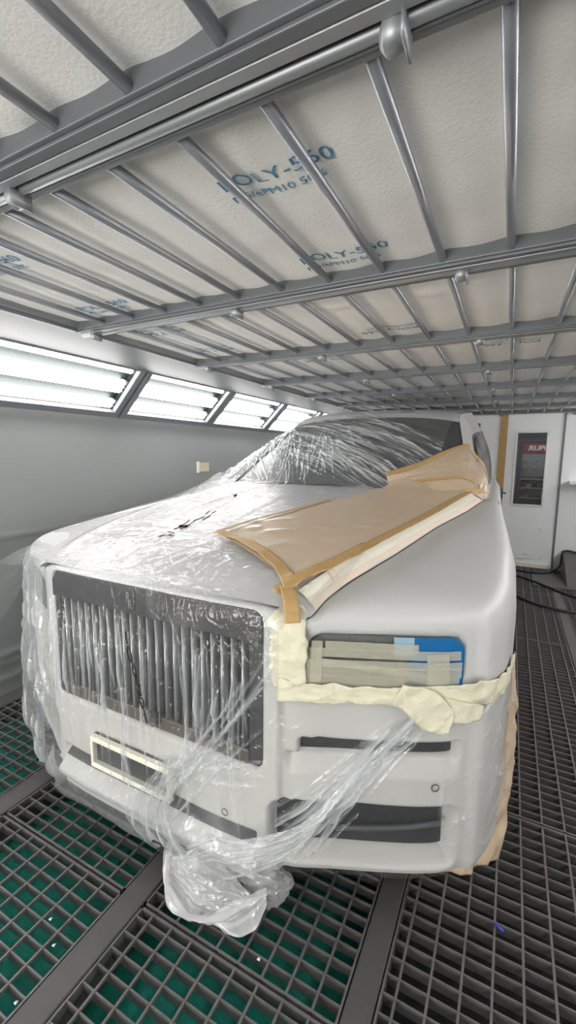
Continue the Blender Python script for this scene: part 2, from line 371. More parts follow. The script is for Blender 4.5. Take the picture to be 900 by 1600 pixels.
# workshop seen through the door window
wk = MB(); wk.box(-2., 2.4, 8.2, 8.25, 0, 2.4); wk.box(-2., -1.95, YB+.06, 8.2, 0, 2.4); wk.box(2.35, 2.4, YB+.06, 8.2, 0, 2.4); wk.box(-2., 2.4, YB+.06, 8.25, -.02, 0); wk.box(-2., 2.4, YB+.06, 8.25, 2.4, 2.42)
structure(wk.build('wall_workshop', M['shopwall']))
su = empty('shelf_unit', (.25, 7.5, 0), 'shop shelving with a red header sign seen through the right door window', 'shelf')
b = MB(); b.box(-.17, -.12, -.2, .15, 0, 1.63); b.box(.55, .6, -.2, .15, 0, 1.63); b.box(-.12, .55, .13, .15, 0, 1.63); b.build('frame', M['toolbl'], su)
for z in (.62, .78, .93, 1.06): MB().box(-.12, .55, -.2, .13, z, z+.014).build('shelf', M['shelfgrey'], su)
MB().box(-.12, .55, .10, .128, 1.09, 1.44).build('peg_panel', M['shelfgrey'], su)
hd = MB().box(-.12, .6, -.22, -.2, 1.45, 1.6).build('header_sign', M['red'], su)
def text(name, s, size, mat, parent=None, M4=None, ext=.0006, shear=0., bold=0., xs=1.):
    c = bpy.data.curves.new(name, 'FONT'); c.body = s; c.size = size; c.extrude = ext; c.shear = shear; c.offset = bold; c.resolution_u = 3
    tmp = bpy.data.objects.new(name, c); COL.objects.link(tmp)
    dg = bpy.context.evaluated_depsgraph_get(); me = bpy.data.meshes.new_from_object(tmp.evaluated_get(dg))
    bpy.data.objects.remove(tmp); me.materials.clear(); me.materials.append(mat)
    if M4 is not None: me.transform(M4)
    o = bpy.data.objects.new(name, me); COL.objects.link(o)
    if parent: o.parent = parent
    return o
text('sign_lettering', 'RUPES', .098, M['white'], hd, Matrix.Translation((-.05, -.222, 1.492)) @ Matrix.Rotation(math.pi/2, 4, 'X') @ Matrix.Diagonal((1.08, 1, 1, 1)), shear=.2, bold=.004)
tools = [(-.07, 1.3, 'toolwh', .05), (.07, 1.3, 'toolwh', .05), (.2, 1.29, 'toolwh', .055), (.33, 1.29, 'toolrd', .055), (.45, 1.28, 'toolwh', .05)]
for i, (x, z, mm, s) in enumerate(tools):
    t = MB(); t.tube([(0, 0, s), (.012, -.01, 0), (0, 0, -s)], [.016, .02, .014], 8); t.tube([(0, -.02, s*.7), (.03, -.04, s*1.1)], .014, 8); t.lathe([(.0, -.02), (.03, -.02), (.03, 0), (0, 0)], (0, -.02, -s), 'z', 12)
    tag(t.build('polisher', M[mm], None, True, (.25+x, 7.56, z)), ['white hand polisher hung leftmost on the shop peg panel', 'white hand polisher second from left on the shop peg panel', 'white hand polisher hung in the middle of the peg panel', 'red hand polisher on the shop peg panel', 'white hand polisher hung rightmost on the peg panel'][i], 'tool', 'polishers on the shop peg panel')
for i, (x, z, w, hh, mm) in enumerate([(-.03, 1.074, .05, .03, 'toolrd'), (.16, 1.074, .09, .025, 'toolbl'), (.38, 1.074, .07, .03, 'toolrd'), (.0, .944, .06, .05, 'toolwh'), (.13, .944, .05, .07, 'toolbl'), (.36, .944, .08, .03, 'toolbl'), (-.02, .794, .07, .07, 'toolrd'), (.2, .794, .06, .08, 'toolwh'), (.4, .794, .09, .06, 'shelfgrey'), (.05, .634, .1, .06, 'toolbl')]):
    b = MB(); b.box(-w/2, w/2, -.05, .05, 0, hh); b.box(-w/2-.003, w/2+.003, -.053, .053, hh*.8, hh)
    cn = {'toolrd': 'red', 'toolbl': 'black', 'toolwh': 'white', 'shelfgrey': 'grey'}[mm]
    tag(b.build('carton', M[mm], None, False, (.25+x, 7.45, z), .003), '%s box on the %s shelf of the unit behind the door, place %s' % (cn, {1.074: 'top', .944: 'second', .794: 'third', .634: 'lowest'}[z], ['left', 'middle', 'right'][0 if x < .1 else (1 if x < .3 else 2)]), 'box', 'boxes on the shop shelves')
ll = bpy.data.lights.new('workshop_lamp', 'AREA'); ll.energy = 4; ll.size = .8; lo = bpy.data.objects.new('workshop_lamp', ll); COL.objects.link(lo); lo.location = (.3, 6.9, 2.35)  # added fill light for the room beyond, stands for no known lamp

# small square on the left wall
sq = MB().box(WL, WL+.006, 3.12, 3.26, 1.235, 1.315).build('wall_patch', M['beige']); tag(sq, 'small beige taped square on the left wall below the lamp boxes', 'tape patch')
MB().box(WL, WL+.009, 3.09, 3.12, 1.225, 1.325).build('patch_edge', M['creamlt'], sq)

# ------------------------------------------------------------------ floor
strips = [(WL, -2.42), (-1.755, -1.667), (-1.012, -.93), (-.284, -.214), (.47, .54), (1.2, 1.28)]
for i, (a, c) in enumerate(strips):
    b = MB(); b.prism([(a, -.12), (a+.006, -.12), (a+.006, -.01), (c-.006, -.01), (c-.006, -.12), (c, -.12), (c, .0), (c-.003, .004), (a+.003, .004), (a, .0)], 'y', YF, YB)
    structure(b.build('trim_%d' % (10+i), M['strip']))
def grating(x0, x1, y0, y1, off):
    b = MB(); g = .004
    x0 += g; x1 -= g; y0 += g; y1 -= g
    b.box(x0, x0+.006, y0, y1, -.036, 0); b.box(x1-.006, x1, y0, y1, -.036, 0); b.box(x0, x1, y0, y0+.007, -.036, 0); b.box(x0, x1, y1-.007, y1, -.036, 0)
    y = y0+.046
    while y < y1-.015:
        b.box(x0, x1, y-.0022, y+.0022, -.034, -.001); y += .0468
    x = x0+off
    while x < x1-.015:
        b.box(x-.0032, x+.0032, y0, y1, -.008, .001); x += .0745
    return b
cols = [(-2.42, -1.755, .045, 'along the left wall'), (-1.667, -1.012, .05, 'left of the car over green mat'), (-.93, -.284, .05, 'under the car nose'),
        (-.214, .47, .038, 'along the right car side'), (.54, 1.2, .05, 'under the hose ends'), (1.28, WR, .05, 'along the right wall')]
ordn = ['first', 'second', 'third', 'fourth', 'fifth', 'sixth', 'seventh', 'eighth', 'ninth', 'tenth', 'eleventh', 'twelfth']
for ci, (x0, x1, off, place) in enumerate(cols):
    if ci in (3, 4, 5): seams = [YF, -.155, 1.765, 3.68, 5.0, YB]
    else: seams = [YF, -1.01, -.085, .84, 1.765, 2.69, 3.615, 4.54, 5.465, YB]
    for k in range(len(seams)-1):
        b = grating(x0, x1, seams[k], seams[k+1], off)
        o = b.build('floor_grating', M['grate'], None, False, None)
        cy = (seams[k]+seams[k+1])/2
        tag(o, 'dark grating panel %s, %s from front' % (place, ordn[k]), 'grating', 'steel floor gratings')
# specks
for (x, y, mm, lab) in [(-1.141, .677, 'white', 'white paint chip on the left grating, farthest of three'), (-1.067, .637, 'white', 'white paint chip on the left grating by the steel channel'), (-1.031, .509, 'white', 'white paint chip on the left grating at the photo bottom'), (-.531, .88, 'white', 'tiny white chip on the grating below the car nose')]:
    b = MB(); s = .005; b.add([(-s, -s*.6, .001), (s, -s*.8, .002), (s*.7, s, .003), (-s*.8, s*.7, .001), (0, 0, .006)], [(0, 1, 4), (1, 2, 4), (2, 3, 4), (3, 0, 4), (3, 2, 1, 0)])
    tag(b.build('paint_chip', M[mm], None, False, (x, y, .001)), lab, 'debris', 'paint chips on the gratings')
bs = MB(); bs.tube([(.05, 1.287, .004), (.056, 1.283, .009), (.066, 1.279, .007), (.075, 1.277, .004)], [.003, .0035, .003, .004], 8)
tag(bs.build('tape_scrap', M['bluescrap'], None, True), 'short twisted blue scrap lying on the right floor grating', 'debris')

# hoses
def catmull(pts, n=10):
    P = [np.array(p, float) for p in pts]; P = [2*P[0]-P[1]]+P+[2*P[-1]-P[-2]]; out = []
    for i in range(1, len(P)-2):
        for k in range(n):
            t = k/n; out.append(.5*((2*P[i])+(-P[i-1]+P[i+1])*t+(2*P[i-1]-5*P[i]+4*P[i+1]-P[i+2])*t*t+(-P[i-1]+3*P[i]-3*P[i+1]+P[i+2])*t**3))
    out.append(P[-2]); return out
hz = .014
tag(MB().tube(catmull([(-.5, 5.7, hz), (.0, 5.86, hz), (.2, 5.87, hz), (.36, 5.82, hz+.01), (.5, 5.95, .02), (.6, 6.0, .1), (.63, 6.03, .272), (.8, 6.0, .274), (1.1, 5.98, .274)]), .012, 10).build('air_hose', M['hose'], None, True), 'black air hose running over the ramp by the back wall, farthest one', 'hose', 'black air hoses')
tag(MB().tube(catmull([(-.5, 5.6, hz), (-.1, 5.7, hz), (.08, 5.65, hz), (.257, 5.5, hz), (.408, 5.287, hz+.006), (.562, 5.1, hz), (.661, 5.0, hz), (.9, 4.9, hz), (1.15, 5.0, hz)]), .012, 10).build('air_hose', M['hose'], None, True), 'black air hose slanting across the grating in the middle of the three', 'hose', 'black air hoses')
tag(MB().tube(catmull([(-.4, 5.0, hz), (-.1, 4.9, hz), (.123, 4.765, hz), (.264, 4.607, hz), (.418, 4.5, hz+.006), (.606, 4.49, hz), (.9, 4.55, hz), (1.15, 4.7, hz)]), .012, 10).build('air_hose', M['hose'], None, True), 'black air hose on the grating beside the car, nearest of the three', 'hose', 'black air hoses')

# ------------------------------------------------------------------ ceiling
XL, XR = -1.75, 2*CX+1.75
YBm = [-2.14, -1.79, -.99, -.19, .612, 1.41, 2.22, 3.01, 3.82, 4.62, 5.42, 6.16]
RIBX = [-.04-.169*k for k in range(9, -7, -1)]; RIBX = [x for x in RIBX if XL+.05 < x < XR-.05]
bn = ['at the front wall', 'farthest behind the camera', 'third behind the camera', 'just behind the camera', 'nearest overhead', 'second overhead', 'third overhead', 'fourth overhead', 'fifth overhead', 'sixth overhead', 'seventh overhead', 'last against the back wall']
KX = [-1.70, -.945, -.17, .605]
for i, yb in enumerate(YBm):
    r = empty('ceiling_beam', (CX, yb, 1.92), 'grey steel ceiling cross beam with a tube rail, %s' % bn[i], 'beam', 'ceiling cross beams')
    a, c = XL-CX, XR-CX
    b = MB(); b.box(a, c, -.053, -.033, 0, .012); b.box(a, c, -.037, -.033, .012, .035); b.box(a, c, -.033, -.002, .031, .035); b.box(a, c, -.053, -.05, .012, .05); b.box(a, c, -.053, 0, .05, .054)
    b.build('channel', M['steellt'], r, bevel=.002)
    MB().box(a, c, -.003, .0, .0, .052).build('side_web', M['steel'], r)
    MB().tube([(a-.03, -.0125, .009), (c, -.0125, .009)], .0105, 14).build('hinge_tube', M['steellt'], r, True)
    for kx in KX:
        t = MB(); t.tube([(kx-CX-.012, -.014, -.003), (kx-CX-.006, -.014, -.004), (kx-CX+.02, -.014, -.002)], [.012, .021, .019], 14); t.box(kx-CX+.018, kx-CX+.022, -.04, .006, -.028, .008)
        t.build('latch', M['steellt'], r, True)
for i in range(len(YBm)-1):
    y0, y1 = YBm[i]+.001, YBm[i+1]-.054
    yc = (y0+y1)/2
    r = empty('filter_frame', (CX, yc, 1.94), 'ceiling filter frame of grey ribs under white fleece, %s' % ['at the front wall', 'well behind the camera', 'just behind the camera', 'partly cut at the photo top', 'the nearest full bay with blue print', 'second full bay from the camera', 'third full bay', 'fourth full bay', 'fifth full bay', 'sixth full bay', 'last bay by the back wall'][i], 'ceiling filter', 'ceiling filter frames')
    a, c = XL-CX, XR-CX
    rl = MB(); rl.box(a, c, y1-.030-yc, y1-.02-yc, -.012, .03); rl.box(a, c, y1-.02-yc, y1-yc, -.018, .03); rl.build('end_rail', M['steel'], r, bevel=.002)
    rl = MB(); rl.box(a, c, y0-yc, y0+.014-yc, -.018, .03); rl.build('end_rail', M['steel'], r, bevel=.002)
    for xx in (a, c-.02): MB().box(xx, xx+.02, y0+.014-yc, y1-.030-yc, -.018, .03).build('side_rail', M['steel'], r)
    MB().box(a+.02, a+.03, y0+.014-yc, y1-.030-yc, -.005, .03).build('side_rail', M['steellt'], r)
    for x in RIBX:
        MB().tube([(x-CX, y0+.012-yc, .0), (x-CX, y1-.012-yc, .0)], .0105, 12).build('rib', M['rib'], r, True)
    mx = np.linspace(a+.02, c-.02, 190); my = np.linspace(y0+.002-yc, y1-.025-yc, 46)
    Gx, Gy = np.meshgrid(mx, my, indexing='ij')
    ph = (Gx+CX+.04)/.169
    edge = np.clip(np.minimum(Gy-(y0-yc), (y1-yc)-Gy)/.12, 0, 1)
    sag = .006*np.sin(np.pi*ph)**2
    wr = np.zeros_like(Gx)
    for _ in range(46):
        x0 = random.uniform(a, c); e = random.choice((0, 1)); yy0 = (y0-yc+.02) if e == 0 else (y1-yc-.03)
        L = random.uniform(.06, .3)*(1 if e == 0 else -1); dx = random.uniform(-.05, .05)
        wr += ridge(Gx, Gy, (x0, yy0), (x0+dx, yy0+L), random.uniform(.012, .03), random.uniform(-.008, .006))
    if i >= 5:
        for _ in range(14):
            x0 = random.uniform(a, c-.2); yy0 = random.uniform(y0-yc+.03, y0-yc+.25)
            wr += ridge(Gx, Gy, (x0, yy0), (x0+random.uniform(.1, .3), yy0+random.uniform(-.06, .06)), random.uniform(.015, .03), random.uniform(-.01, .008))
    Z = .024-sag+wr*.8+.004*vnoise(Gx*4, Gy*4, 10+i, 2)
    Z = np.maximum(Z, .0125)
    md = grid_obj('filter_fleece', np.stack([Gx, Gy, Z], -1), M['media'], r)
    prints = {4: [(-.592, .838, 0, 1), (-.592, 1.232, 0, 1), (-1.57, 1.235, 0, 1), (-1.57, .838, 0, 1)], 5: [(-.40, 1.985, 1, 1), (-1.37, 1.59, 1, 1), (-1.37, 1.985, 1, 1)], 6: [(.085, 2.47, 1, 1), (-.9, 2.44, 1, 1)]}.get(i, [])
    for (x, y, fl, on) in prints:
        if not on: continue
        zt = .02
        for s, sz, dy in (('POLY-560', .062, 0), ('M5/ePM10 50%', .036, -.045)):
            if fl: Mx = Matrix(((-1, 0, 0, x-CX), (0, 1, 0, y-yc), (0, 0, -1, zt), (0, 0, 0, 1)))
            else: Mx = Matrix(((1, 0, 0, x-CX), (0, -1, 0, y-yc), (0, 0, -1, zt), (0, 0, 0, 1)))
            lay = Matrix.Translation((0, dy, 0)) @ Matrix.Diagonal((.98, .9, 1, 1))
            o = text('filter_print', s, sz, M['print'], r, Matrix.Identity(4), ext=0)
            me = o.data; me.transform(Mx @ lay)
            for v in me.vertices:         # lay the print on the fleece surface
                ii = int(np.clip(np.searchsorted(mx, v.co.x), 1, len(mx)-1)); jj = int(np.clip(np.searchsorted(my, v.co.y), 1, len(my)-1))
                v.co.z = min(Z[ii-1:ii+1, jj-1:jj+1].min(), Z[ii, jj])-.0022

# ------------------------------------------------------------------ the car (car space: u across, v back from the nose, z up)
CO = (-1.035, 1.0, 0.)
def place(o): o.location = CO; return o
car = empty('car', CO, 'white luxury car with upright grille being masked for painting on the grating floor', 'car')
ctl = [ # outline u,v ; zsh ; inner edge u,v,z
 (0,-.03,.955, 0,.0,.985),(.30,-.03,.955, .30,.0,.985),(.44,-.022,.95, .44,.003,.983),(.495,-.01,.94, .495,.012,.978),(.545,.0,.89, .572,.025,.945),(.65,.05,.87, .59,.10,.985),
 (.77,.10,.87, .61,.2,1.005),(.88,.15,.87, .63,.27,1.018),(.95,.19,.87, .65,.34,1.028),(1.02,.26,.87, .66,.40,1.033),(1.062,.37,.87, .68,.48,1.042),(1.082,.52,.87, .70,.58,1.053),
 (1.082,.9,.88, .765,.93,1.09),(1.05,1.4,.9, .85,1.4,1.115),(1.02,1.75,.92, .90,1.75,1.14),(.985,2.6,.95, .90,2.6,1.15),(.96,3.6,.95, .87,3.6,1.16),(.93,4.2,.95, .82,4.2,1.16),
 (.86,4.6,.95, .74,4.5,1.16),(.66,4.75,.95, .6,4.62,1.16),(.35,4.79,.95, .3,4.64,1.16),(0,4.8,.95, 0,4.64,1.16)]
ctl = np.array(ctl, float)
sc = np.concatenate([[0], np.cumsum(np.hypot(np.diff(ctl[:,0]), np.diff(ctl[:,1])))]); SMAX = sc[-1]
sd = np.arange(0, SMAX, .004)
def gsm(y, sg, odd=False):
    k = np.arange(-30, 31); w = np.exp(-.5*(k*.004/sg)**2); w /= w.sum()
    yp = np.concatenate([(-1 if odd else 1)*y[30:0:-1], y, y[-1:-31:-1]]) if True else y
    yp[-30:] = 2*y[-1]-y[-2:-32:-1]
    return np.convolve(yp, w, 'valid')
tab = [gsm(np.interp(sd, sc, ctl[:,i]), .022, i in (0, 3)) for i in range(6)]
tan = np.stack([np.gradient(tab[0]), np.gradient(tab[1])], 1); tan /= np.linalg.norm(tan, axis=1, keepdims=True)
nrm = np.stack([tan[:,1], -tan[:,0]], 1)            # outwards: to -v at the nose, +u on the flank
def at_s(arr, s): return np.interp(np.abs(s), sd, arr)
s_of_u = lambda u: np.sign(u)*np.interp(abs(u), tab[0][:300], sd[:300]) if abs(u) < 1.06 else None
S_of_v = lambda v: float(np.interp(v, tab[1][240:1500], sd[240:1500]))
def shell(s, z, off=0., nsup=3.4):
    """point on the plain body skin at signed arc s and height z, moved outward by off"""
    s, z = np.broadcast_arrays(np.asarray(s, float), np.asarray(z, float)); sg = np.where(s < 0, -1., 1.)
    O = [at_s(tab[i], s) for i in range(6)]; nx, ny = at_s(nrm[:,0], s), at_s(nrm[:,1], s)
    q = np.clip((z-O[2])/(O[5]-O[2]), 0, 1)
    hfrac = 1-(1-q**nsup)**(1/nsup)                 # 0 at the wall, 1 at the inner edge
    tuck = np.clip((.22-z)/.08, 0, 1)**2*.03          # sill and lip curve under
    u = O[0]+(O[3]-O[0])*hfrac; v = O[1]+(O[4]-O[1])*hfrac
    zz = z+np.where(q > 0, off*q**3*.9, 0)
    return np.stack([sg*(u+nx*(off*(1-.6*q**3)-tuck)), v+ny*(off*(1-.6*q**3)-tuck), zz], -1)
def dcen(z): return np.interp(z, [.12, .19, .20, .268, .276, .286], [-.034, -.038, -.034, .042, .042, 0])      # splitter and slope under the nose band
def feat(s, z):
    u = at_s(tab[0], s); vv = at_s(tab[1], s); fr = (vv < .5)
    d = .016*smooth01((u-.497)/.014)*(z < 1.2)*smooth01((1.02-u)/.03)
    d = d+.022*sbox(u, z, .58, .968, .765, .918, .045, .006)
    d = d+.055*sbox(u, z, .557, .972, .548, .599, .012, .004)
    m = smooth01((u-.512)/.02)*smooth01((.975-u)/.02)
    d = d+m*np.where(z < .553, .028*np.clip((z-.488)/.065, 0, 1), 0)
    d = d+.085*np.clip((z-.195)/.045, 0, 1)*sbox(u, z, .475, .972, .19, .397, .03, .006)
    d = d+.065*sbox(u, z, -.452, .452, .487, .968, .035, .004)
    d = d+dcen(z)*smooth01((.437-u)/.008)
    return d*fr
# station and height sampling
s_st = np.concatenate([np.arange(0, 1.75, .0065), np.arange(1.75, SMAX-.01, .05), [SMAX-.005]])
tz = np.concatenate([np.arange(.20, .92, .0065)])
def body_grid(sgn):
    rows = []
    for s in s_st:
        zq, zs = at_s(tab[5], s), at_s(tab[2], s); v = at_s(tab[1], s)
        ub = at_s(tab[0], s); zb = float(np.interp(ub, [0, .44, .52, 1.], [.12, .125, .17, .178])) if v < .5 else .20
        if ub > .8:
            for vc in (.87, 3.85):
                dv = v-vc
                if abs(dv) < .435: zb = max(zb, .38+math.sqrt(.435**2-dv*dv))
        q = np.linspace(0, 1, 22)[1:]; phi = q*math.pi/2
        zt = zs+(zq-zs)*np.sin(phi)**(2/3.4)
        zl = np.linspace(zb, zs, 108); rows.append(np.concatenate([zl, zt]))
    Z = np.array(rows); S = np.repeat(s_st[:, None], Z.shape[1], 1)
    qq = np.clip((Z-at_s(tab[2], S))/(at_s(tab[5], S)-at_s(tab[2], S)), 0, 1); d = feat(S, Z)*(1-np.where(at_s(tab[0], S) > .5, smooth01(qq/.9), 0))
    P = shell(S, Z, -d)
    P[..., 0] *= sgn
    return P
BR = body_grid(1)
Pfull = np.concatenate([body_grid(-1)[:0:-1], BR], 0)
bum = (Pfull[..., 1] < .43) & (Pfull[..., 2] < .757)
def grow(m):
    g = m.copy(); g[1:] |= m[:-1]; g[:-1] |= m[1:]; g[:, 1:] |= m[:, :-1]; g[:, :-1] |= m[:, 1:]; return g
body = grid_obj('body', Pfull, M['paint'], car, keep=grow(~bum))
grid_obj('bumper', Pfull, M['primer'], car, keep=bum)
gp = [tuple(np.array([float(at_s(tab[3], s)), float(at_s(tab[4], s)), float(at_s(tab[5], s))])+np.array([0, 0, .0015])) for s in np.linspace(s_of_u(.568), S_of_v(1.72), 70)]
MB().tube(gp, .0022, 8).build('hood_gap', M['black'], car, True)

# hood
vc = np.array([0, .05, .2, .48, .95, 1.35, 1.72]); uc = np.array([.50, .535, .572, .645, .733, .788, .838]); zcr = np.array([.985, 1.012, 1.046, 1.085, 1.128, 1.155, 1.183])
vd = np.linspace(0, 1.72, 120); kk = np.exp(-.5*(np.arange(-12, 13)/5.)**2); kk /= kk.sum()
def sm(y): 
    e = np.concatenate([2*y[0]-y[12:0:-1], y, 2*y[-1]-y[-2:-14:-1]]); return np.convolve(e, kk, 'valid')
ucd, zcd = sm(np.interp(vd, vc, uc)), sm(np.interp(vd, vc, zcr))
zcd[0] = .985
seamS = slice(int(np.interp(.545, tab[0][:300], np.arange(300))), None)
Qv = tab[4][seamS]; o_ = np.argsort(Qv[:900]); 
us_d, zs_d = np.interp(vd, Qv[:700], tab[3][seamS][:700]), np.interp(vd, Qv[:700], tab[5][seamS][:700])
us_d = np.maximum(us_d, ucd+.012)
def hood_z(u, v):
    ue, ze = np.interp(v, vd, ucd), np.interp(v, vd, zcd); a = np.clip(np.abs(u)/ue, 0, 1)
    fr = np.interp(v, [0, .12], [0, 1])
    return ze+fr*(.026*(1-a**2)+.008*np.exp(-((a-.93)/.05)**2))
aa = np.linspace(-1, 1, 61); rows = []
for i, v in enumerate(vd):
    r = [(a*ucd[i], v, float(hood_z(a*ucd[i], v))) for a in aa]
    side = [(ucd[i]+(us_d[i]-ucd[i])*t**.7, v, zcd[i]+(zs_d[i]+.002-zcd[i])*t**1.2) for t in (.3, .65, 1.)]
    rows.append([(-x, y, z) for x, y, z in side[::-1]]+r+side)
hood = grid_obj('hood', np.array(rows), M['paint'], car, flip=True)

# greenhouse
gv = np.array([1.70, 2.52, 2.62, 3.2, 3.9, 4.35, 4.66]); gz = np.array([1.208, 1.715, 1.752, 1.815, 1.79, 1.68, 1.2]); gu = np.array([.835, .66, .665, .69, .68, .66, .70])
def top_c(v): return np.interp(v, gv, gz)
def top_u(v): return np.interp(v, gv, gu)
def green_pt(v, a):            # a in [-1,1] across
    u = a*top_u(v); bow = .10*(1-abs(a)**2)*np.interp(v, [1.7, 2.5, 2.75], [1, .6, 0])
    return (u, v-bow, top_c(v)-.045*abs(a)**3)
wv = np.concatenate([np.linspace(1.70, 2.52, 24), np.linspace(2.56, 4.66, 40)])
ga = np.linspace(-1, 1, 41)
W = np.array([[green_pt(v, a) for a in ga] for v in np.linspace(1.69, 2.50, 30)])
glass = grid_obj('windscreen', W, M['glassdk'], car, flip=True)
Rr = []
for v in np.concatenate([np.linspace(2.485, 2.62, 8), np.linspace(2.7, 4.66, 30)]):
    lift = .012*np.clip((v-2.485)/.02, 0, 1)
    Rr.append([np.array(green_pt(v, a))+np.array([0, 0, lift]) for a in ga])
roof = grid_obj('roof', np.array(Rr), M['paint'], car, flip=True)
def belt(v): 
    s = S_of_v(min(v, 4.5)); return np.array([float(at_s(tab[3], s)), v, float(at_s(tab[5], s))])
def side_pt(v, t, sg=1):       # t: 0 at the roof or glass edge, 1 at the belt
    e = np.array(green_pt(v, 1.)); e[2] += .012
    b_ = belt(v); bulge = .05*math.sin(math.pi*min(t, 1))*np.interp(v, [1.7, 2.2], [.1, 1])
    p = e*(1-t)+b_*t; p[0] += bulge
    return p*np.array([sg, 1, 1])
vs_ = np.linspace(1.72, 4.6, 70); ts = np.linspace(0, 1, 16)
for sg in (1, -1):
    grid_obj('side_panel', np.array([[side_pt(v, t, sg) for t in ts] for v in vs_]), M['paint'], car, flip=(sg > 0))
    for a, c in ((2.28, 3.0), (3.1, 3.95)):
        Wn = []
        for v in np.linspace(a, c, 24):
            t0 = .26; Wn.append([side_pt(v, t, sg)+np.array([sg*.004, 0, .001]) for t in np.linspace(t0, .93, 8)])
        grid_obj('side_window', np.array(Wn), M['glassdk'], car, flip=(sg > 0))
MB().tube([tuple(side_pt(v, .3)+np.array([.006, 0, 0])) for v in np.linspace(1.95, 2.6, 14)], .004, 6).build('roof_seal', M['black'], car, True)
tg = [[(a*(.70 if t == 0 else .74), 4.66-.02*(1-t), 1.2-.05*t) for a in ga] for t in (0, 1)]
# under body and wheels
b = MB(); b.prism([(-.6, .25), (.6, .25), (.86, .55), (.86, 4.5), (.7, 4.7), (-.7, 4.7), (-.86, 4.5), (-.86, .55)], 'z', .215, .235)
for sg in (1, -1):
    for y in (.87, 3.85): b.tube([(sg*.64, y-.40, .6), (sg*.64, y-.25, .82), (sg*.64, y+.25, .82), (sg*.64, y+.40, .6)], .02, 6)
b.build('underbody', M['black'], car)
for sg in (1, -1):
    for y in (.87, 3.85):
        xw = .94 if y < 2 else .82
        w_ = MB().lathe([(.24, -.1), (.30, -.115), (.385, -.11), (.40, -.08), (.40, .08), (.385, .11), (.30, .115), (.24, .1)], (sg*xw, y, .401), 'x', 48)
        wo = w_.build('wheel', M['rubber'], car, True)
        rm = MB().lathe([(.0, sg*.06), (.06, sg*.07), (.07, sg*.04), (.22, sg*.06), (.245, sg*.10), (.25, -sg*.1), (.0, -sg*.09)], (sg*xw, y, .401), 'x', 40)
        rm.build('rim', M['steellt'], wo, True)

# grille
gr = mesh_obj('grille', *(lambda m: (m.V, m.F))(MB().box(-.455, .455, .026, .032, .485, .972)), M['black'], car)
hb = MB()
band = [(-.449, .872), (.449, .872), (.449, .935), (.425, .968), (-.425, .968), (-.449, .935)]
hb.prism(band, 'y', -.024, .024); hb.build('header', M['grilledk'], gr, bevel=.004)
sd_ = MB().box(-.452, -.425, -.012, .03, .49, .872).build('side_frame', M['grilledk'], gr, bevel=.003); MB().box(.405, .452, -.012, .03, .49, .872).build('side_frame', M['grilledk'], gr, bevel=.003)
MB().box(-.425, .405, -.015, .028, .488, .533).build('lower_rail', pbr('bronze grey rail', (.13, .105, .09), .4, .3), gr, bevel=.004)
for i in range(22):
    u = -.405+.0374*i
    m = MB(); n = 8; pr = [(.0062*math.cos(t), .016*math.sin(t)) for t in np.linspace(0, 2*math.pi, 12, endpoint=False)]
    m.prism([(u+p, .006+q) for p, q in pr], 'z', .53, .874)
    m.build('grille_bar', M['bar'], gr, True)
bd = MB(); bd.box(-.062, -.026, -.03, -.022, .884, .966); bdo = bd.build('badge', M['grilledk'], gr, bevel=.002)
for dz, dx in ((.916, -.059), (.893, -.051)):
    text('badge_letter', 'R', .046, M['bar'], bdo, Matrix.Translation((dx, -.0305, dz)) @ Matrix.Rotation(math.pi/2, 4, 'X') @ Matrix.Diagonal((.62, 1, 1, 1)), ext=.0012)
cb = MB().lathe([(0, -.042), (.010, -.041), (.019, -.031), (.023, -.014), (.023, .005)], (.043, 0, .523), 'y', 24).build('parking_camera', M['black'], gr, True)
MB().lathe([(0, -.044), (.007, -.043), (.009, -.035)], (.050, 0, .518), 'y', 16).build('camera_lens', M['lens'], cb, True)

# intakes and inserts
def patch(name, s0, s1, z0, z1, off, mat, parent, ns=60, nz=8, sg=1, rnd=False):
    S, Z = np.meshgrid(np.linspace(s0, s1, ns), np.linspace(z0, z1, nz), indexing='ij')
    kp = (sbox(at_s(tab[0], S), Z, .58, .965, .70, .915, .045, .002) > .5) if rnd else None
    return grid_obj(name, shell(sg*S, Z, off), mat, parent, flip=(sg < 0), keep=kp)
SU = lambda u: float(s_of_u(u))
for sg in (1, -1):
    i1 = patch('upper_intake', SU(.56), SU(.968), .549, .598, -.05, M['black'], car, sg=sg)
    i2 = patch('lower_intake', SU(.478), SU(.968), .232, .396, -.070, M['black'], car, sg=sg)
    S = np.linspace(SU(.49), SU(.95), 30)
    if sg > 0:
        vp = [tuple(shell(s, .285+.035*((s-S[0])/(S[-1]-S[0]))**2, -.05)) for s in S]
        MB().tube(vp, .008, 8).build('intake_vane', M['steeldk'], i2, True)
    hl = patch('headlamp', SU(.585), SU(.964), .765, .915, -.017, M['lens'], car, 120, 70, sg=sg, rnd=True)
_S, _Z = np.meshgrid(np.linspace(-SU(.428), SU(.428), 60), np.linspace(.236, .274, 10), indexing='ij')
ci = grid_obj('lower_center_intake', shell(_S, _Z, -dcen(_Z)+.004), M['black'], car)
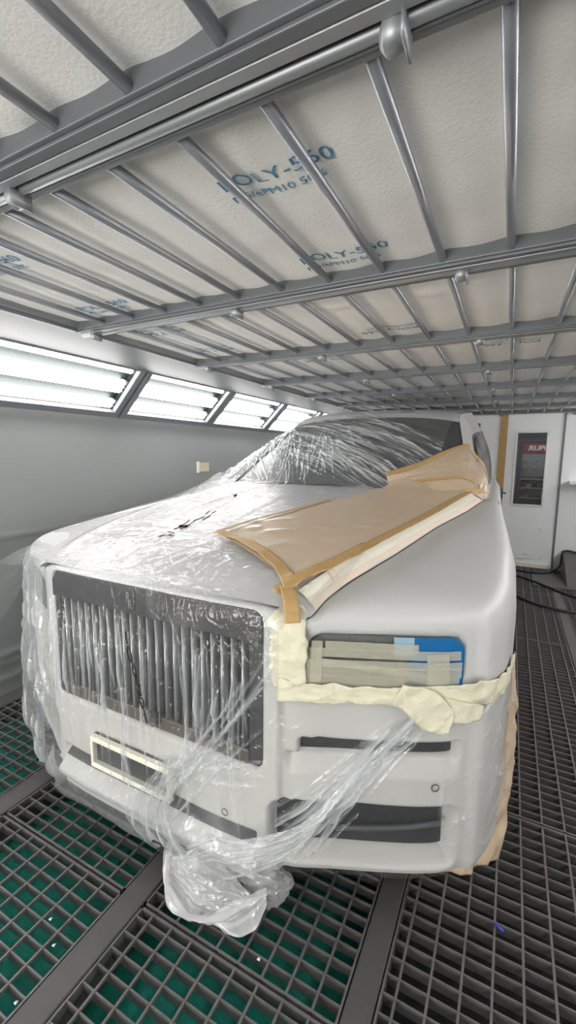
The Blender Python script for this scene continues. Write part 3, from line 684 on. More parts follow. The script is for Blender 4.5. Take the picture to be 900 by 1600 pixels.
# number plate frame, painted over in cream primer
pf = MB(); u0, u1, z0, z1 = -.235, .135, .280, .398
pl = MB().box(u0, u1, -.043, -.036, z0, z1).build('number_plate_panel', M['grilledk'], car)
for nm, bx in (('frame_top', (u0, u1, z1-.018, z1)), ('frame_bottom', (u0, u1, z0, z0+.018)), ('frame_end', (u0, u0+.012, z0+.018, z1-.018)), ('frame_end', (u1-.014, u1, z0+.018, z1-.018))):
    MB().box(bx[0], bx[1], -.062, -.040, bx[2], bx[3]).build(nm, M['creamlt'], pl, bevel=.003)
MB().box(u1, u1+.012, -.058, -.04, .33, .365).build('frame_clip', M['creamlt'], pl, bevel=.003)
def ring(u, z, r=.0105):
    p = shell(SU(u), z, -.012 if u > .5 else 0); n = np.array([np.interp(SU(u), sd, nrm[:,0]), np.interp(SU(u), sd, nrm[:,1]), 0])
    m = MB(); t = np.array([-n[1], n[0], 0]); pts = [p+n*.001+r*(math.cos(a)*t+math.sin(a)*np.array([0, 0, 1])) for a in np.linspace(0, 2*math.pi, 25)]
    m.tube([tuple(q) for q in pts], .0014, 6, False); return m.build('parking_sensor', M['black'], car, True)
ring(.327, .31); ring(.912, .466)
# ornament opening on the nose
hp = [(-.135+.03*math.cos(a), .247+.02*math.sin(a)) for a in np.linspace(.3, 3.6, 14)]
MB().tube([(x, y, float(hood_z(x, y))+.001) for x, y in hp], .006, 8).build('ornament_cover', M['grilledk'], car, True)
# tape dot and gap on the right front door
dp = side_pt(1.95, .92)

# ------------------------------------------------------------------ masking sheets and tapes
def ztop(u, v):
    """height of the car under a sheet"""
    u = np.abs(u); out = np.empty(u.shape)
    it = np.nditer([u, v, out], [], [['readonly'], ['readonly'], ['writeonly']])
    for uu, vv, oo in it:
        uu = float(uu); vv = float(vv)
        if vv <= 1.72:
            v_ = max(vv, 0.); ue = np.interp(v_, vd, ucd)
            if uu <= ue: z = float(hood_z(uu, v_))
            else:
                usm, zsm = np.interp(v_, vd, us_d), np.interp(v_, vd, zs_d); ze = np.interp(v_, vd, zcd)
                if uu <= usm: z = ze+(zsm-ze)*(uu-ue)/(usm-ue+1e-6)
                else:
                    s = S_of_v(max(v_, .05)); uo = float(at_s(tab[0], s)); zs_ = float(at_s(tab[2], s))
                    q = min(max((uo-uu)/(uo-usm), 0), 1); z = (zs_+(zsm-zs_)*(1-(1-q)**3.4)**(1/3.4) if q < 1 else zsm) if uu < uo else zs_-(uu-uo)*2.5
        else:
            te = float(top_u(vv)); tz_ = float(top_c(vv))
            if uu <= te: z = tz_-.045*(uu/te)**3
            else:
                bl = belt(vv); t = (uu-te)/max(bl[0]-te, .02); z = tz_-.045+(bl[2]-tz_+.045)*min(t, 1)
                if t > 1: z = bl[2]-(uu-bl[0])*2.
        oo[...] = z
    return out
film = empty('masking_film', CO, 'clear crinkled plastic film draped over the hood, windscreen and nose of the white car', 'masking film')
NU, NV = 200, 310
fu = np.linspace(-1.10, .62, NU); fv = np.linspace(-.03, 2.60, NV)
FU, FV = np.meshgrid(fu, fv, indexing='ij')
vshift = .10*(1-np.clip(np.abs(FU)/.75, 0, 1)**2)*np.interp(FV, [1.55, 1.75, 2.5, 2.6], [0, 1, .6, .4])
FZ0 = ztop(FU, FV+vshift)
def blur(Z, n):
    for _ in range(n):
        Zp = np.pad(Z, 1, mode='edge'); Z = (Zp[1:-1, 1:-1]*2+Zp[:-2, 1:-1]+Zp[2:, 1:-1]+Zp[1:-1, :-2]+Zp[1:-1, 2:])/6
    return Z
FZ = FZ0.copy()
for n in (160, 60, 20, 8): FZ = np.maximum(FZ, blur(FZ, n)-.002)
FZ = blur(np.maximum(FZ, FZ0), 6)
tent = np.exp(-((FV-1.72)/.42)**2)*smooth01((-FU-.45)/.3)*smooth01((1.10+FU)/.12)*.085
FZ = np.maximum(FZ, FZ0)+.007+tent+.03*smooth01((FV-1.55)/.15)*smooth01((2.5-FV)/.3)
def fine(Z, k=2):
    a = np.linspace(0, NU-1, (NU-1)*k+1); b = np.linspace(0, NV-1, (NV-1)*k+1); i = np.minimum(a.astype(int), NU-2); j = np.minimum(b.astype(int), NV-2); A = (a-i)[:, None]; B = (b-j)[None, :]
    return Z[i][:, j]*(1-A)*(1-B)+Z[i+1][:, j]*A*(1-B)+Z[i][:, j+1]*(1-A)*B+Z[i+1][:, j+1]*A*B
FZ, FZ0, FU, FV = fine(FZ), fine(FZ0), fine(FU), fine(FV); fu, fv = FU[:, 0].copy(), FV[0].copy()
# creases of the stretched sheet
cre = np.zeros_like(FZ)
for k in range(190):           # long parallel pulls from the right foot of the screen up to the roof
    q = random.random(); a0 = (.22+.45*q, 1.52+.55*q); L = random.uniform(.3, 1.1); d0 = random.uniform(-.4, .45); an = math.radians(random.gauss(151, 5)); ca_, sa_ = math.cos(an), math.sin(an)
    p0 = (a0[0]+d0*ca_, a0[1]+d0*sa_); p1 = (a0[0]+(d0+L)*ca_, a0[1]+(d0+L)*sa_); cre += ridge(FU, FV, p0, p1, random.uniform(.003, .0055), random.uniform(.003, .010), random.uniform(-.02, .02))
for k in range(80):            # fall lines from the left pillar to the hood
    x0 = random.uniform(-.78, -.1); v0 = random.uniform(1.8, 2.25); x1 = x0+random.uniform(.0, .22); v1 = v0-random.uniform(.2, .55)
    cre += ridge(FU, FV, (x0, v0), (x1, v1), random.uniform(.0035, .0065), random.uniform(.004, .011), random.uniform(-.05, .05))
for k in range(30):            # gathers at the left pillar
    x0 = random.uniform(-.9, -.6); v0 = random.uniform(1.6, 2.4); cre += ridge(FU, FV, (x0, v0), (x0+random.uniform(.05, .25), v0-random.uniform(.1, .3)), .005, random.uniform(.005, .010))
for k in range(60):            # flat long creases on the hood
    x0 = random.uniform(-.95, .3); v0 = random.uniform(.15, 1.55); dx = random.uniform(.1, .5); dv = random.uniform(-.08, .08)
    cre += ridge(FU, FV, (x0, v0), (x0+dx, v0+dv), random.uniform(.006, .012), random.uniform(-.003, .006), random.uniform(-.04, .04))
for k in range(40):            # short radiating creases above the grille
    x0 = random.uniform(-.45, .5); v0 = random.uniform(0, .1); cre += ridge(FU, FV, (x0, v0), (x0+random.uniform(-.08, .12), v0+random.uniform(.04, .16)), .006, random.uniform(.002, .006))
for p0, p1, w_, am in [((-.135,.30),(.07,.31),.014,.010),((-.50,.30),(-.135,.30),.012,.007),((-.30,.36),(-.42,1.5),.008,.012),((-.16,.35),(-.30,1.1),.009,.010),((.02,.42),(-.1,1.45),.007,.010),((-.12,.14),(.02,.23),.006,.008),((-.02,.13),(-.12,.2),.006,.006),((-.92,.5),(-.75,1.4),.012,.010)]:
    cre += ridge(FU, FV, p0, p1, w_, am)
cre += .003*vnoise(FU*5, FV*5, 2.)
FP = np.stack([FU, FV, np.maximum(FZ+cre, FZ0+.004)], -1)
onscreen = smooth01((FV-1.55)/.15)
ply_glint = np.clip(np.abs(cre-.003*0)/.011-.25, 0, 1)*(.35+.65*onscreen)+.10*onscreen*smooth01((-FU-.1)/.5)  # white streaks along the creases put their highlights into the haze
ply_glint = ply_glint*smooth01((2.56-FV)/.12)
top_film = grid_obj('top_drape', FP, M['film'], film, fold=ply_glint)

# front curtain: left flank, over the grille, to the grille's right edge
S0, S1 = -S_of_v(.62), SU(.505)
cs, ct = np.linspace(S0, S1, 840), np.linspace(0, 1, 230)
CS, CT = np.meshgrid(cs, ct, indexing='ij')
ztp = np.interp(cs, [S0, -SU(1.0), -SU(.6), -SU(.48), SU(.48), S1], [.93, .95, .965, .985, .985, .97])
zbt = np.interp(cs, [S0, -SU(.95), -SU(.7), -SU(.45), -.2, .1, SU(.3), S1], [.30, .20, .10, .10, .11, .10, .12, .17])+.02*np.array([mnoise.noise((s*9, 0, 4)) for s in cs])
CZ = ztp[:, None]+(zbt-ztp)[:, None]*CT
left = smooth01((-CS-SU(.46))/.12)
offc = .014+.022*CT**1.5+left*(-.004+.03*CT)
fold = np.zeros_like(CS)
for k in range(110):
    x0 = random.uniform(-.45, .42); z0_ = random.uniform(.75, .9); L = random.uniform(.2, .55)
    fold += ridge(CS, CZ, (x0, z0_), (x0+random.uniform(-.02, .05), z0_-L), random.uniform(.0025, .005), random.uniform(.003, .010), random.uniform(-.03, .03))
for k in range(20):            # gathers pulled from the right down to the hanging bunch
    x0, z0_ = random.uniform(.28, .5), random.uniform(.45, .86); x1, z1_ = .06+random.uniform(-.06, .1), .27+random.uniform(-.08, .12)
    fold += ridge(CS, CZ, (x0, z0_), (x1, z1_), random.uniform(.003, .006), random.uniform(.004, .012), random.uniform(-.04, .04))
for k in range(70):           # crumples on the left corner
    x0 = random.uniform(S0, -SU(.5)); z0_ = random.uniform(.2, .98); an = random.gauss(1.35, .5); L = random.uniform(.06, .25)
    fold += ridge(CS, CZ, (x0, z0_), (x0+L*math.cos(an), z0_-L*math.sin(an)), random.uniform(.008, .018), random.uniform(.005, .013))
fold += left*.005*vnoise(CS*4, CZ*3, 7.)*smooth01((.93-CZ)/.3)+.006*vnoise(CS*8, CZ*4, 8.)
off_ = np.maximum(offc+fold, .010)+.034*smooth01((.30-CZ)/.09)*(np.abs(CS) < SU(.46))
off_ = np.where(CT < .06, .008+(off_-.008)*CT/.06, off_)
ply_glint = np.clip((fold+.001)/.013-.2, 0, 1)*.62+.2*smooth01((.42-CZ)/.25)
cp_ = shell(CS, np.minimum(CZ, 1.2), off_)
front_film = grid_obj('front_drape', cp_, M['filmdull'], film, keep=(CS > -SU(.52)), fold=ply_glint)
side_film = grid_obj('side_drape', cp_, M['filmside'], film, keep=(CS <= -SU(.515)), fold=ply_glint*.6)

# right bumper sheet
rs, rt = np.linspace(SU(.498), S_of_v(.46), 420), np.linspace(0, 1, 200)
RS, RT = np.meshgrid(rs, rt, indexing='ij')
rtop = np.interp(rs, [SU(.5), SU(.95), S_of_v(.46)], [.735, .735, .76]); rbot = np.interp(rs, [SU(.5), SU(.9), S_of_v(.3), S_of_v(.46)], [.19, .195, .25, .33])
RZ = rtop[:, None]+(rbot-rtop)[:, None]*RT
rf = np.zeros_like(RS)
for k in range(70):            # diagonal pull from the headlamp corner to the bunch under the nose
    q0 = random.random()*.55; q1 = q0+random.uniform(.25, .6); a0 = np.array([SU(.86)+random.uniform(-.09, .05), .69+random.uniform(-.05, .03)]); a1 = np.array([SU(.50)+random.uniform(-.12, .08), .25+random.uniform(-.1, .07)])
    p0, p1 = a0+(a1-a0)*q0, a0+(a1-a0)*min(q1, 1.05)
    rf += ridge(RS, RZ, p0, p1, random.uniform(.0025, .006), random.uniform(.004, .013), random.uniform(-.05, .05))
for k in range(50):
    x0 = random.uniform(SU(.9), rs[-1]); z0_ = random.uniform(.25, .7); L = random.uniform(.05, .2); an = random.gauss(.4, .7)
    rf += ridge(RS, RZ, (x0, z0_), (x0+L*math.cos(an), z0_+L*math.sin(an)), random.uniform(.003, .007), random.uniform(.002, .007))
rf += .004*vnoise(RS*7, RZ*7, 9.)
right_film = grid_obj('bumper_drape', shell(RS, RZ, np.maximum(.010+rf, .005)), M['filmthin'], film, fold=np.clip(rf/.013-.15, 0, 1)*.7)

def loft(name, path, widths, sides, mat, parent, corr=.012, nb=26, waves=3, na=70, seed=0, flutter=.01):
    """a gathered band of sheet: path points, width and across-direction per point, corrugated"""
    path = np.array(catmull(path, 14)); m = len(path); t = np.linspace(0, 1, m)
    wd = np.interp(t, np.linspace(0, 1, len(widths)), widths); sv = np.stack([np.interp(t, np.linspace(0, 1, len(sides)), np.array(sides)[:, i]) for i in range(3)], 1); sv /= np.linalg.norm(sv, axis=1, keepdims=True)
    tg_ = np.gradient(path, axis=0); tg_ /= np.linalg.norm(tg_, axis=1, keepdims=True)+1e-9
    nv = np.cross(tg_, sv); nv /= np.linalg.norm(nv, axis=1, keepdims=True)+1e-9
    b_ = np.linspace(-.5, .5, nb*2); P = np.zeros((m, len(b_), 3))
    for i in range(m):
        for j, bb in enumerate(b_):
            n_ = mnoise.fractal((bb*4*waves/3, t[i]*2.5, seed), 1., 2., 3); w2 = math.sin(bb*2*math.pi*waves+1.7*n_+seed)
            P[i, j] = path[i]+sv[i]*wd[i]*(bb+.04*n_)+nv[i]*(corr*w2*min(1, wd[i]/.06+.3)+flutter*n_)
    PL = np.array([[max(0, math.sin(bb*2*math.pi*waves*2.6+seed+3*mnoise.noise((bb*3, t[i]*3, seed+5))))**3*.8+.1 for bb in b_] for i in range(m)])
    return grid_obj(name, P, mat, parent, fold=PL)
L_ = lambda x, y, z: (x-CO[0], y-CO[1], z)       # world to car space
def SH(u, z, o): return tuple(shell(SU(u) if u > 0 else -SU(-u), z, o))
# hanging bunches
loft('gathered_tail', [SH(.84, .69, .02), SH(.70, .52, .035), SH(.56, .34, .05), SH(.40, .23, .06), L_(-.72, .93, .19), L_(-.80, .91, .15)], [.04, .09, .14, .17, .18, .15], [(.3, 0, 1), (.4, 0, 1), (.4, 0, 1), (.3, -.1, 1), (.1, -.2, 1), (.1, -.2, 1)], M['filmrope'], film, corr=.006, waves=6, seed=1, nb=40)
loft('gathered_tail', [SH(.46, .76, .02), SH(.36, .62, .035), SH(.22, .47, .05), SH(.13, .33, .06), SH(.11, .2, .06)], [.02, .03, .05, .08, .10], [(1, 0, .6), (1, 0, .5), (1, 0, .3), (1, 0, 0), (1, 0, 0)], M['filmrope'], film, corr=.005, waves=4, seed=2, nb=36)
loft('hanging_fold', [SH(.145, .44, .03), SH(.12, .36, .05), SH(.08, .28, .06), SH(.09, .19, .07), SH(.13, .12, .07)], [.04, .09, .16, .24, .28], [(1, 0, 0)]*5, M['filmrope'], film, corr=.012, waves=4, seed=3, nb=40)
loft('hanging_fold', [SH(-.06, .62, .02), SH(-.065, .5, .03), SH(-.06, .4, .04), SH(-.03, .3, .05)], [.012, .02, .03, .05], [(1, 0, 0)]*4, M['filmrope'], film, corr=.006, waves=2, seed=4)
# the bundle resting on the grating
def bundle(name, c, rx, ry, rz, seed, amp=.35):
    rr2 = random.Random(int(seed*10)); planes = [(Vector((rr2.gauss(0, 1), rr2.gauss(0, 1), rr2.gauss(0, 1))).normalized(), rr2.uniform(.62, 1.02)) for _ in range(46)]
    nt_, nph = 150, 90; th = np.linspace(0, 2*math.pi, nt_); ph = np.linspace(.05, math.pi-.05, nph); P = np.zeros((nt_, nph, 3))
    for i, a in enumerate(th):
        for j, p in enumerate(ph):
            d = Vector((math.cos(a)*math.sin(p), math.sin(a)*math.sin(p), math.cos(p)))
            w3 = Vector((mnoise.noise(d*1.7+Vector((seed, 0, 0))), mnoise.noise(d*1.7+Vector((0, seed, 5))), mnoise.noise(d*1.7+Vector((9, 0, seed)))))*.22
            dd = (d+w3).normalized(); r = 1e9
            for (pn_, ph_) in planes: 
                q = dd.dot(pn_)
                if q > .05: r = min(r, ph_/q)
            n3 = 1-abs(mnoise.noise(Vector((d.x*2+d.z, d.y*2, d.z*5))+Vector((seed, 3, 0))))*2
            r = min(r, 1.5)*(1+.07*n3)+.02*mnoise.noise(d*11)
            P[i, j] = (c[0]+d.x*rx*r, c[1]+d.y*ry*r, max(c[2]+d.z*rz*r, .004+.004*abs(n3)))
    P[-1] = P[0]
    return grid_obj(name, P, M['filmbag'], film)
bundle('bundle', L_(-.755, .93, .075), .17, .085, .10, 2.3); bundle('bundle', L_(-.60, 1.03, .07), .10, .07, .10, 7.1)
loft('crumpled_flap', [L_(-.90, .92, .15), L_(-.84, .875, .075), L_(-.74, .862, .035), L_(-.655, .885, .03), L_(-.60, .94, .05), L_(-.56, .97, .10)], [.03, .10, .12, .10, .11, .06], [(.2, .5, .8), (.1, -.5, .8), (0, -.6, .75), (-.3, -.5, .8), (-.2, -.3, .9), (0, 0, 1)], M['filmbag'], film, corr=.016, waves=2, seed=11, nb=30, flutter=.03)

# black print on the film
ink = MB()
def stroke(pts, r=.0022): ink.tube([tuple(p) for p in catmull(pts, 5)], r, 5)
def fpt(x, y): return SH(x, y, .034)
glyphs = [[(-.02,.80),(-.035,.775),(-.03,.74),(-.012,.735),(-.005,.76),(-.015,.79)], [(-.012,.725),(.0,.73),(.01,.70),(.0,.672),(-.015,.69),(-.012,.72)], [(.012,.68),(.0,.67),(-.002,.645),(.018,.63),(.016,.605),(.0,.6),(-.003,.62)], [(.028,.65),(.02,.62),(.022,.60)], [(.008,.59),(.03,.585),(.032,.56),(.02,.555)], [(.0,.59),(.012,.55),(.026,.545)], [(.028,.54),(.025,.52),(.035,.49)], [(-.02,.86),(-.028,.83),(-.022,.81)]]
for g in glyphs: stroke([SH((x+.02)*.5+(.86-z)*.14-.02, .835-(.86-z)*.78, .042) for x, z in g])
ink.build('film_print', M['ink'], film, True)
def fz(x, y):
    i = int(np.clip(np.searchsorted(fu, x), 0, len(fu)-1)); j = int(np.clip(np.searchsorted(fv, y), 0, len(fv)-1)); return FP[i, j, 2]+.003
ink2 = MB()
for (a, c) in [((-.145,.30),(-.17,.42)),((-.12,.31),(-.15,.44)),((-.16,.44),(-.165,.52)),((-.13,.46),(-.155,.55)),((-.15,.27),(-.11,.262)),((-.19,.56),(-.20,.6)),((-.17,.58),(-.18,.62))]:
    n = 6; ink2.tube([(a[0]+(c[0]-a[0])*t, a[1]+(c[1]-a[1])*t, fz(a[0]+(c[0]-a[0])*t, a[1]+(c[1]-a[1])*t)) for t in np.linspace(0, 1, n)], .0022, 5)
for (x, y) in [(-.16,.345),(-.14,.35),(-.35,1.02)]:
    MB().tube([(x, y, fz(x, y)), (x+.008, y+.015, fz(x+.008, y+.015))], .006, 6).build('film_print', M['ink'], film, True)
ink2.build('film_print', M['ink'], film, True)
ink3 = MB(); ink4 = MB(); ink3.tube([SH(.12+.03*math.cos(a), .155+.02*math.sin(a), .085) for a in np.linspace(0, 6.28, 14)], .0025, 5); ink4.tube([SH(.10, .128, .085), SH(.15, .126, .085)], .004, 6); ink4.build('film_print', M['ink'], film, True)
ink3.build('film_print', M['ink'], film, True)

# tan masking sheet on the hood, right half
Lb = [(.075, .30), (.16, .65), (.235, 1.0), (.33, 1.45), (.40, 1.66)]; Rb = [(.50, .06), (.635, .50), (.725, .95), (.785, 1.35), (.835, 1.68)]
def lerp_path(Pp, t): 
    Pp = np.array(Pp); k = np.linspace(0, 1, len(Pp)); return np.stack([np.interp(t, k, Pp[:, 0]), np.interp(t, k, Pp[:, 1])], -1)
tt, aa2 = np.linspace(0, 1, 130), np.linspace(0, 1, 60)
Lp, Rp = lerp_path(Lb, tt), lerp_path(Rb, tt)
UV = Lp[:, None, :]*(1-aa2)[None, :, None]+Rp[:, None, :]*aa2[None, :, None]
def film_h(u, v):
    i = np.clip((u-fu[0])/(fu[1]-fu[0]), 0, len(fu)-1.001); j = np.clip((v-fv[0])/(fv[1]-fv[0]), 0, len(fv)-1.001); i0, j0 = i.astype(int), j.astype(int); a, b2 = i-i0, j-j0
    Zf = FP[..., 2]; return Zf[i0, j0]*(1-a)*(1-b2)+Zf[i0+1, j0]*a*(1-b2)+Zf[i0, j0+1]*(1-a)*b2+Zf[i0+1, j0+1]*a*b2
KU, KV = UV[..., 0], UV[..., 1]
kz = np.maximum(hood_z(KU, np.minimum(KV, 1.72)), 0)
base = np.where(KU < .6, np.maximum(film_h(np.minimum(KU, .61), KV), kz), kz)
kw = np.zeros_like(KU)
for k in range(40):
    x0 = random.uniform(.1, .7); v0 = random.uniform(.2, 1.2); kw += ridge(KU, KV, (x0, v0), (x0+random.uniform(.05, .25), v0+random.uniform(-.05, .12)), random.uniform(.012, .025), random.uniform(-.002, .006))
Kb = np.minimum(np.minimum(tt, 1-tt)[:, None]*8, np.minimum(aa2, 1-aa2)[None, :]*8).clip(0, 1)
sheet = empty('masking_sheet', CO, 'tan masking sheet taped over the right half of the hood with brown tape', 'masking sheet')
bz = blur(np.maximum(base, kz), 10)
KZ = np.maximum(bz, kz)+.010+kw*Kb
grid_obj('sheet', np.stack([KU, KV, KZ], -1), M['kraft'], sheet, flip=True)
def strip_on(name, pts, width, hfun, off, mat, parent, wob=.002, n=60, nw=7, seed=0, side=None):
    """flat tape following (u,v) points on a height function"""
    pp = np.array(catmull([(p[0], p[1], 0) for p in pts], 12))[:, :2]; m = len(pp)
    tg_ = np.gradient(pp, axis=0); tg_ /= np.linalg.norm(tg_, axis=1, keepdims=True)+1e-9; sv = np.stack([-tg_[:, 1], tg_[:, 0]], 1)
    w_ = np.linspace(-.5, .5, nw); Q = pp[:, None, :]+sv[:, None, :]*(w_*width)[None, :, None]
    Z = hfun(Q[..., 0], Q[..., 1])+off+wob*vnoise(Q[..., 0]*18, Q[..., 1]*18, seed, 2)
    return grid_obj(name, np.concatenate([Q, Z[..., None]], -1), mat, parent, thick=.0008)
def sheet_h(u, v):      # top of whatever lies on the hood here
    h_ = hood_z(u, np.clip(v, 0, 1.72)); return np.where(u < .6, np.maximum(film_h(np.minimum(u, .61), v), h_), h_)+.012
strip_on('tape_strip', [(.06, .305), (.2, .265), (.36, .175), (.46, .10), (.508, .045)], .042, lambda u, v: blur(sheet_h(u, v), 3), .004, M['brown'], sheet, seed=1)
strip_on('tape_strip', [(.47, .02), (.505, .07), (.572, .23), (.64, .50), (.729, .95), (.783, 1.35), (.835, 1.70)], .034, lambda u, v: sheet_h(u, v), .004, M['brown'], sheet, seed=2)
strip_on('tape_strip', [(.07, .305), (.155, .65), (.235, 1.0)], .022, lambda u, v: blur(sheet_h(u, v), 3), .004, M['brown'], sheet, seed=3)
def col_on(name, pts, width, off, mat, parent, wob=.003, seed=0, nw=9, thick=.0008, amp_w=0.):
    """tape on the front skin following (s,z) points"""
    pp = np.array(catmull([(p[0], p[1], 0) for p in pts], 14))[:, :2]; tg_ = np.gradient(pp, axis=0); tg_ /= np.linalg.norm(tg_, axis=1, keepdims=True)+1e-9
    sv = np.stack([-tg_[:, 1], tg_[:, 0]], 1); w_ = np.linspace(-.5, .5, nw); wd = np.interp(np.linspace(0, 1, len(pp)), np.linspace(0, 1, len(np.atleast_1d(width))), np.atleast_1d(width))
    ew = 1+amp_w*np.array([mnoise.noise((i*.21, seed*3.1, 0)) for i in range(len(pp))])
    Q = pp[:, None, :]+sv[:, None, :]*(w_[None, :]*(wd*ew)[:, None])[..., None]
    o_ = off+wob*vnoise(Q[..., 0]*22, Q[..., 1]*22, seed, 3)
    return grid_obj(name, shell(Q[..., 0], Q[..., 1], o_), mat, parent, thick=thick)
TAIL = True
# screen corner sheet
def wpt(u, v): return np.array(green_pt(v, u/float(top_u(v))))
cornA = [wpt(.33, 1.76), wpt(.50, 1.88), wpt(.64, 2.03), wpt(.735, 2.15)+np.array([.02, 0, .0]), side_pt(2.18, .18), side_pt(2.24, .5), side_pt(2.28, .8)]
cornB = [np.array([0, -.01, -.014])+c_ for c_ in [np.array([.36, 1.665, 1.19]), np.array([.55, 1.675, 1.195]), np.array([.70, 1.68, 1.19]), np.array([.82, 1.685, 1.195]), np.array([.875, 1.72, 1.175]), np.array([.905, 1.78, 1.155]), np.array([.93, 1.86, 1.16])]]
ca = np.array(catmull(cornA, 10)); cb2 = np.array(catmull(cornB, 10)); q_ = np.linspace(0, 1, 40)
PC = ca[:, None]*(1-q_)[None, :, None]+cb2[:, None]*q_[None, :, None]
puff = .018*np.sin(np.pi*q_)[None, :]*np.interp(np.linspace(0, 1, len(ca)), [0, .5, .62, 1], [.4, .8, 1, .5])[:, None]
nrmv = np.array([.35, -.7, .62]); fx = np.linspace(0, 1, len(ca))[:, None]+0*q_[None, :]
nz_ = .010*vnoise(fx*5, np.repeat(q_[None, :], len(ca), 0)*3, 11.)
PC = PC+(puff+nz_+.012+.045*np.interp(np.linspace(0, 1, len(ca)), [0, .4, .55], [1, 1, 0])[:, None]*np.clip((1-q_)*4, .0, 1)[None, :])[..., None]*nrmv
corner = empty('masking_sheet', CO, 'tan paper corner piece taped over the foot of the windscreen pillar', 'masking sheet')
grid_obj('sheet', PC, M['kraft'], corner)
def tape3d(name, pts, width, across, mat, parent, seed=0, lift=(0, 0, 0)):
    p = np.array(catmull(pts, 10))+np.array(lift); ac = np.array(across, float); w_ = np.linspace(-.5, .5, 7)
    tg_ = np.gradient(p, axis=0); tg_ /= np.linalg.norm(tg_, axis=1, keepdims=True); sv = ac-(tg_@ac)[:, None]*tg_; sv /= np.linalg.norm(sv, axis=1, keepdims=True)
    nv = np.cross(tg_, sv); P = p[:, None]+sv[:, None]*(w_*width)[None, :, None]
    no = np.array([[mnoise.noise((i*.15, j*.4, seed)) for j in range(7)] for i in range(len(p))])*.003
    return grid_obj(name, P+nv[:, None]*no[..., None], mat, parent, thick=.0008)
tape3d('tape_tail', [np.array([.49, .055, 1.034]), np.array([.515, .022, 1.022]), np.array([.535, -.004, .995]), np.array([.548, -.02, .955])], .042, (.9, .5, 0), M['brown'], sheet, 8)
tape3d('tape_strip', [c+nrmv*(.02+.045*k_) for c, k_ in zip(cornA, (1, 1, 1, .4, 0, 0, 0))], .035, (0, .8, .6), M['brown'], corner, 1)
tape3d('tape_strip', [PC[int(k), 30]+nrmv*.008 for k in np.linspace(8, 38, 6)], .018, (0, .6, .8), M['brown'], corner, 2)
tape3d('tape_strip', [np.array([.79, 1.64, 1.195]), np.array([.85, 1.70, 1.20]), np.array([.89, 1.76, 1.20]), np.array([.90, 1.80, 1.24])], .03, (0, .3, 1), M['brown'], corner, 3)

tp = [shell(S_of_v(v_), 1.118, .003) for v_ in (1.86, 1.92, 1.98)]
tag(tape3d('tape_scrap', tp, .014, (-.5, 0, .8), M['brown'], None, 4), 'tiny brown tape piece on the white right front door below the pillar', 'tape').location = CO

# cream paper between the tan sheet and the wing
cream = empty('masking_paper', CO, 'long pale cream masking paper along the right hood edge above the wing', 'masking paper')
rows = []; n1 = 120
for v in np.linspace(.06, 1.74, n1):
    ue, ze = np.interp(v, vd, ucd), np.interp(v, vd, zcd); ui, zi = np.interp(v, vd, us_d), np.interp(v, vd, zs_d)
    A = np.array([ue-.004, v, ze+.012]); B_ = np.array([ui-.003, v, zi+.0035]); r = []
    for t in np.linspace(0, 1, 12):
        p = A*(1-t)+B_*t; bul = .006*math.sin(math.pi*t); n_ = mnoise.fractal((t*1.5, v*4, 3.), 1., 2., 2)*.002
        r.append(p+np.array([.6, -.25, .75])*(bul+n_))
    rows.append(r)
rows = np.array(rows); grid_obj('paper', rows[:, :9], M['creamlt'], cream); grid_obj('tape_edge', rows[:, 7:]+np.array([.001, -.0005, .0015]), M['pinktape'], cream)
grid_obj('tape_cross', rows[8:11, :9]+np.array([.001, -.001, .003]), M['pinktape'], cream)
# headlamp masking
hm = empty('headlamp_masking', CO, 'cream and blue tape layers masking the right headlamp of the white car', 'masking tape')
patch('blue_tape', SU(.83), SU(.964), .77, .914, -.010, M['blue'], hm, 90, 90, rnd=True)
patch('faded_blue_tape', SU(.79), SU(.84), .86, .913, -.009, M['bluelt'], hm, 10, 8)
for i, (u0_, z0_, u1_, z1_, w_, mt) in enumerate([(.62,.887,.85,.884,.022,'creamthin'), (.58,.866,.952,.864,.026,'creamthin'), (.575,.845,.93,.80,.018,'creamthin'), (.575,.812,.954,.816,.03,'creamthin'), (.575,.785,.95,.785,.034,'creamthin'), (.60,.90,.597,.77,.03,'creamthin'), (.895,.872,.90,.775,.06,'creamthin'), (.575,.838,.952,.838,.022,'creamthin')]):
    col_on('tape_strip', [(SU(u0_), z0_), ((SU(u0_)+SU(u1_))/2, (z0_+z1_)/2), (SU(u1_), z1_)], w_, -.004+.0012*i, M[mt], hm, wob=.002, seed=20+i, thick=0)
# cream band round the front
band_ = empty('masking_band', CO, 'wrinkled cream tape band around the right headlamp and along the wing edge', 'masking tape')
col_on('tape_column', [(SU(.488), .972), (SU(.515), .945), (SU(.53), .90), (SU(.525), .83), (SU(.535), .77)], [.05, .085, .10, .10, .085], .010, M['cream'], band_, wob=.008, seed=31, amp_w=.25, nw=15)
col_on('tape_band', [(SU(.50), .755), (SU(.62), .752), (SU(.76), .752), (SU(.90), .752), (SU(.99), .75), (S_of_v(.36), .745), (S_of_v(.47), .775)], [.065, .055, .05, .075, .08, .06, .05], .010, M['cream'], band_, wob=.009, seed=32, amp_w=.25, nw=17)
col_on('tape_flap', [(SU(.80), .765), (SU(.86), .735), (SU(.90), .69), (SU(.915), .655)], [.06, .10, .10, .02], .018, M['cream'], band_, wob=.008, seed=33, nw=13)
col_on('tape_flap', [(SU(.905), .72), (SU(.97), .705), (SU(1.0), .70)], [.07, .06, .04], .016, M['cream'], band_, wob=.007, seed=34, nw=11)
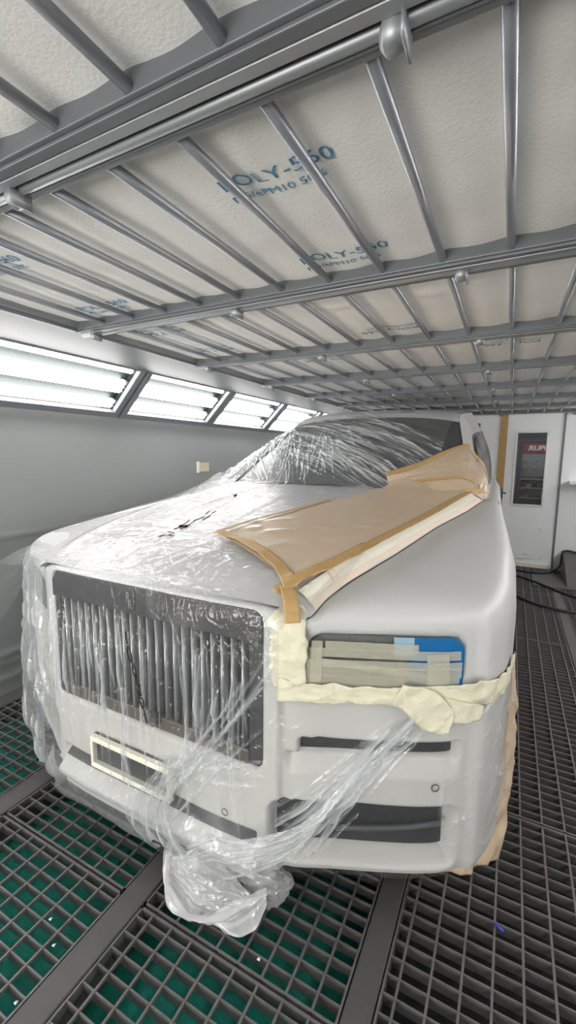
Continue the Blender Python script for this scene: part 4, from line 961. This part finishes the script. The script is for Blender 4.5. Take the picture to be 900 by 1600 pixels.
# kraft paper round the front wheel
wp = empty('wheel_cover', (CO[0]+1.0, CO[1]+.87, 0), 'crumpled kraft paper wrapped around the right front wheel behind the bumper', 'masking paper')
th = np.linspace(-.35, math.pi+.6, 90); rr_ = np.linspace(0, 1, 26); P = np.zeros((90, 26, 3))
for i, a in enumerate(th):
    for j, t in enumerate(rr_):
        R_ = .44+.0*t; n_ = mnoise.fractal((a*2.2, t*2.5, 5.), 1., 2., 3); n2 = 1-abs(mnoise.noise((a*3., t*2., 9.)))*2
        yv = -math.cos(a)*R_*(1+.05*n_); zv = .40+math.sin(a)*R_*(1+.03*n_)
        xx = -.22+.30*t+.02*n2*t
        if t > .7: k = (t-.7)/.3; yv *= 1-.75*k; zv = .40+(zv-.40)*(1-.7*k); xx = -.01+.05*k+.02*n2
        lim = -.42+.02*n_
        P[i, j] = (min(xx, .075), yv if yv > lim else lim, max(zv, .012))
grid_obj('paper', P, M['kraftpaper'], wp)
fl = np.zeros((110, 44, 3))
for i, t in enumerate(np.linspace(0, 1, 110)):
    for j, q in enumerate(np.linspace(0, 1, 44)):
        n_ = mnoise.fractal((t*3, q*2, 8.), 1., 2., 3); n2 = 1-abs(mnoise.noise((t*4.+3, q*2.5, 2.)))*2
        n2 = n2+.8*(1-abs(mnoise.noise((t*7.+1, q*4., 6.)))*2.5); z = .745-.735*t; y0_ = -.44+.02*math.sin(t*5); w_ = .14+.07*math.sin(math.pi*min(t*1.1, 1))
        fl[i, j] = (-.05+.126*q**.7+.012*n2-.06*t*t*(1-q)+.025*math.sin(math.pi*t)*q, y0_+w_*q*q+.018*n_-.03*t, max(z+.02*n_*(q), .008))
grid_obj('paper_flap', fl, M['kraftpaper'], wp, thick=.001)

# ------------------------------------------------------------------ look
w = bpy.data.worlds.new('world'); SC.world = w; w.use_nodes = True
w.node_tree.nodes['Background'].inputs[0].default_value = (.5, .5, .5, 1); w.node_tree.nodes['Background'].inputs[1].default_value = .05
SC.view_settings.view_transform = 'Standard'; SC.view_settings.look = 'None'; SC.view_settings.gamma = 1; SC.view_settings.use_curve_mapping = False
SC.view_settings.exposure = 0.95
SC.cycles.use_denoising = True
SC.cycles.max_bounces = 10; SC.cycles.diffuse_bounces = 6; SC.cycles.transparent_max_bounces = 24; SC.cycles.glossy_bounces = 4
SC.cycles.sample_clamp_indirect = 6.0
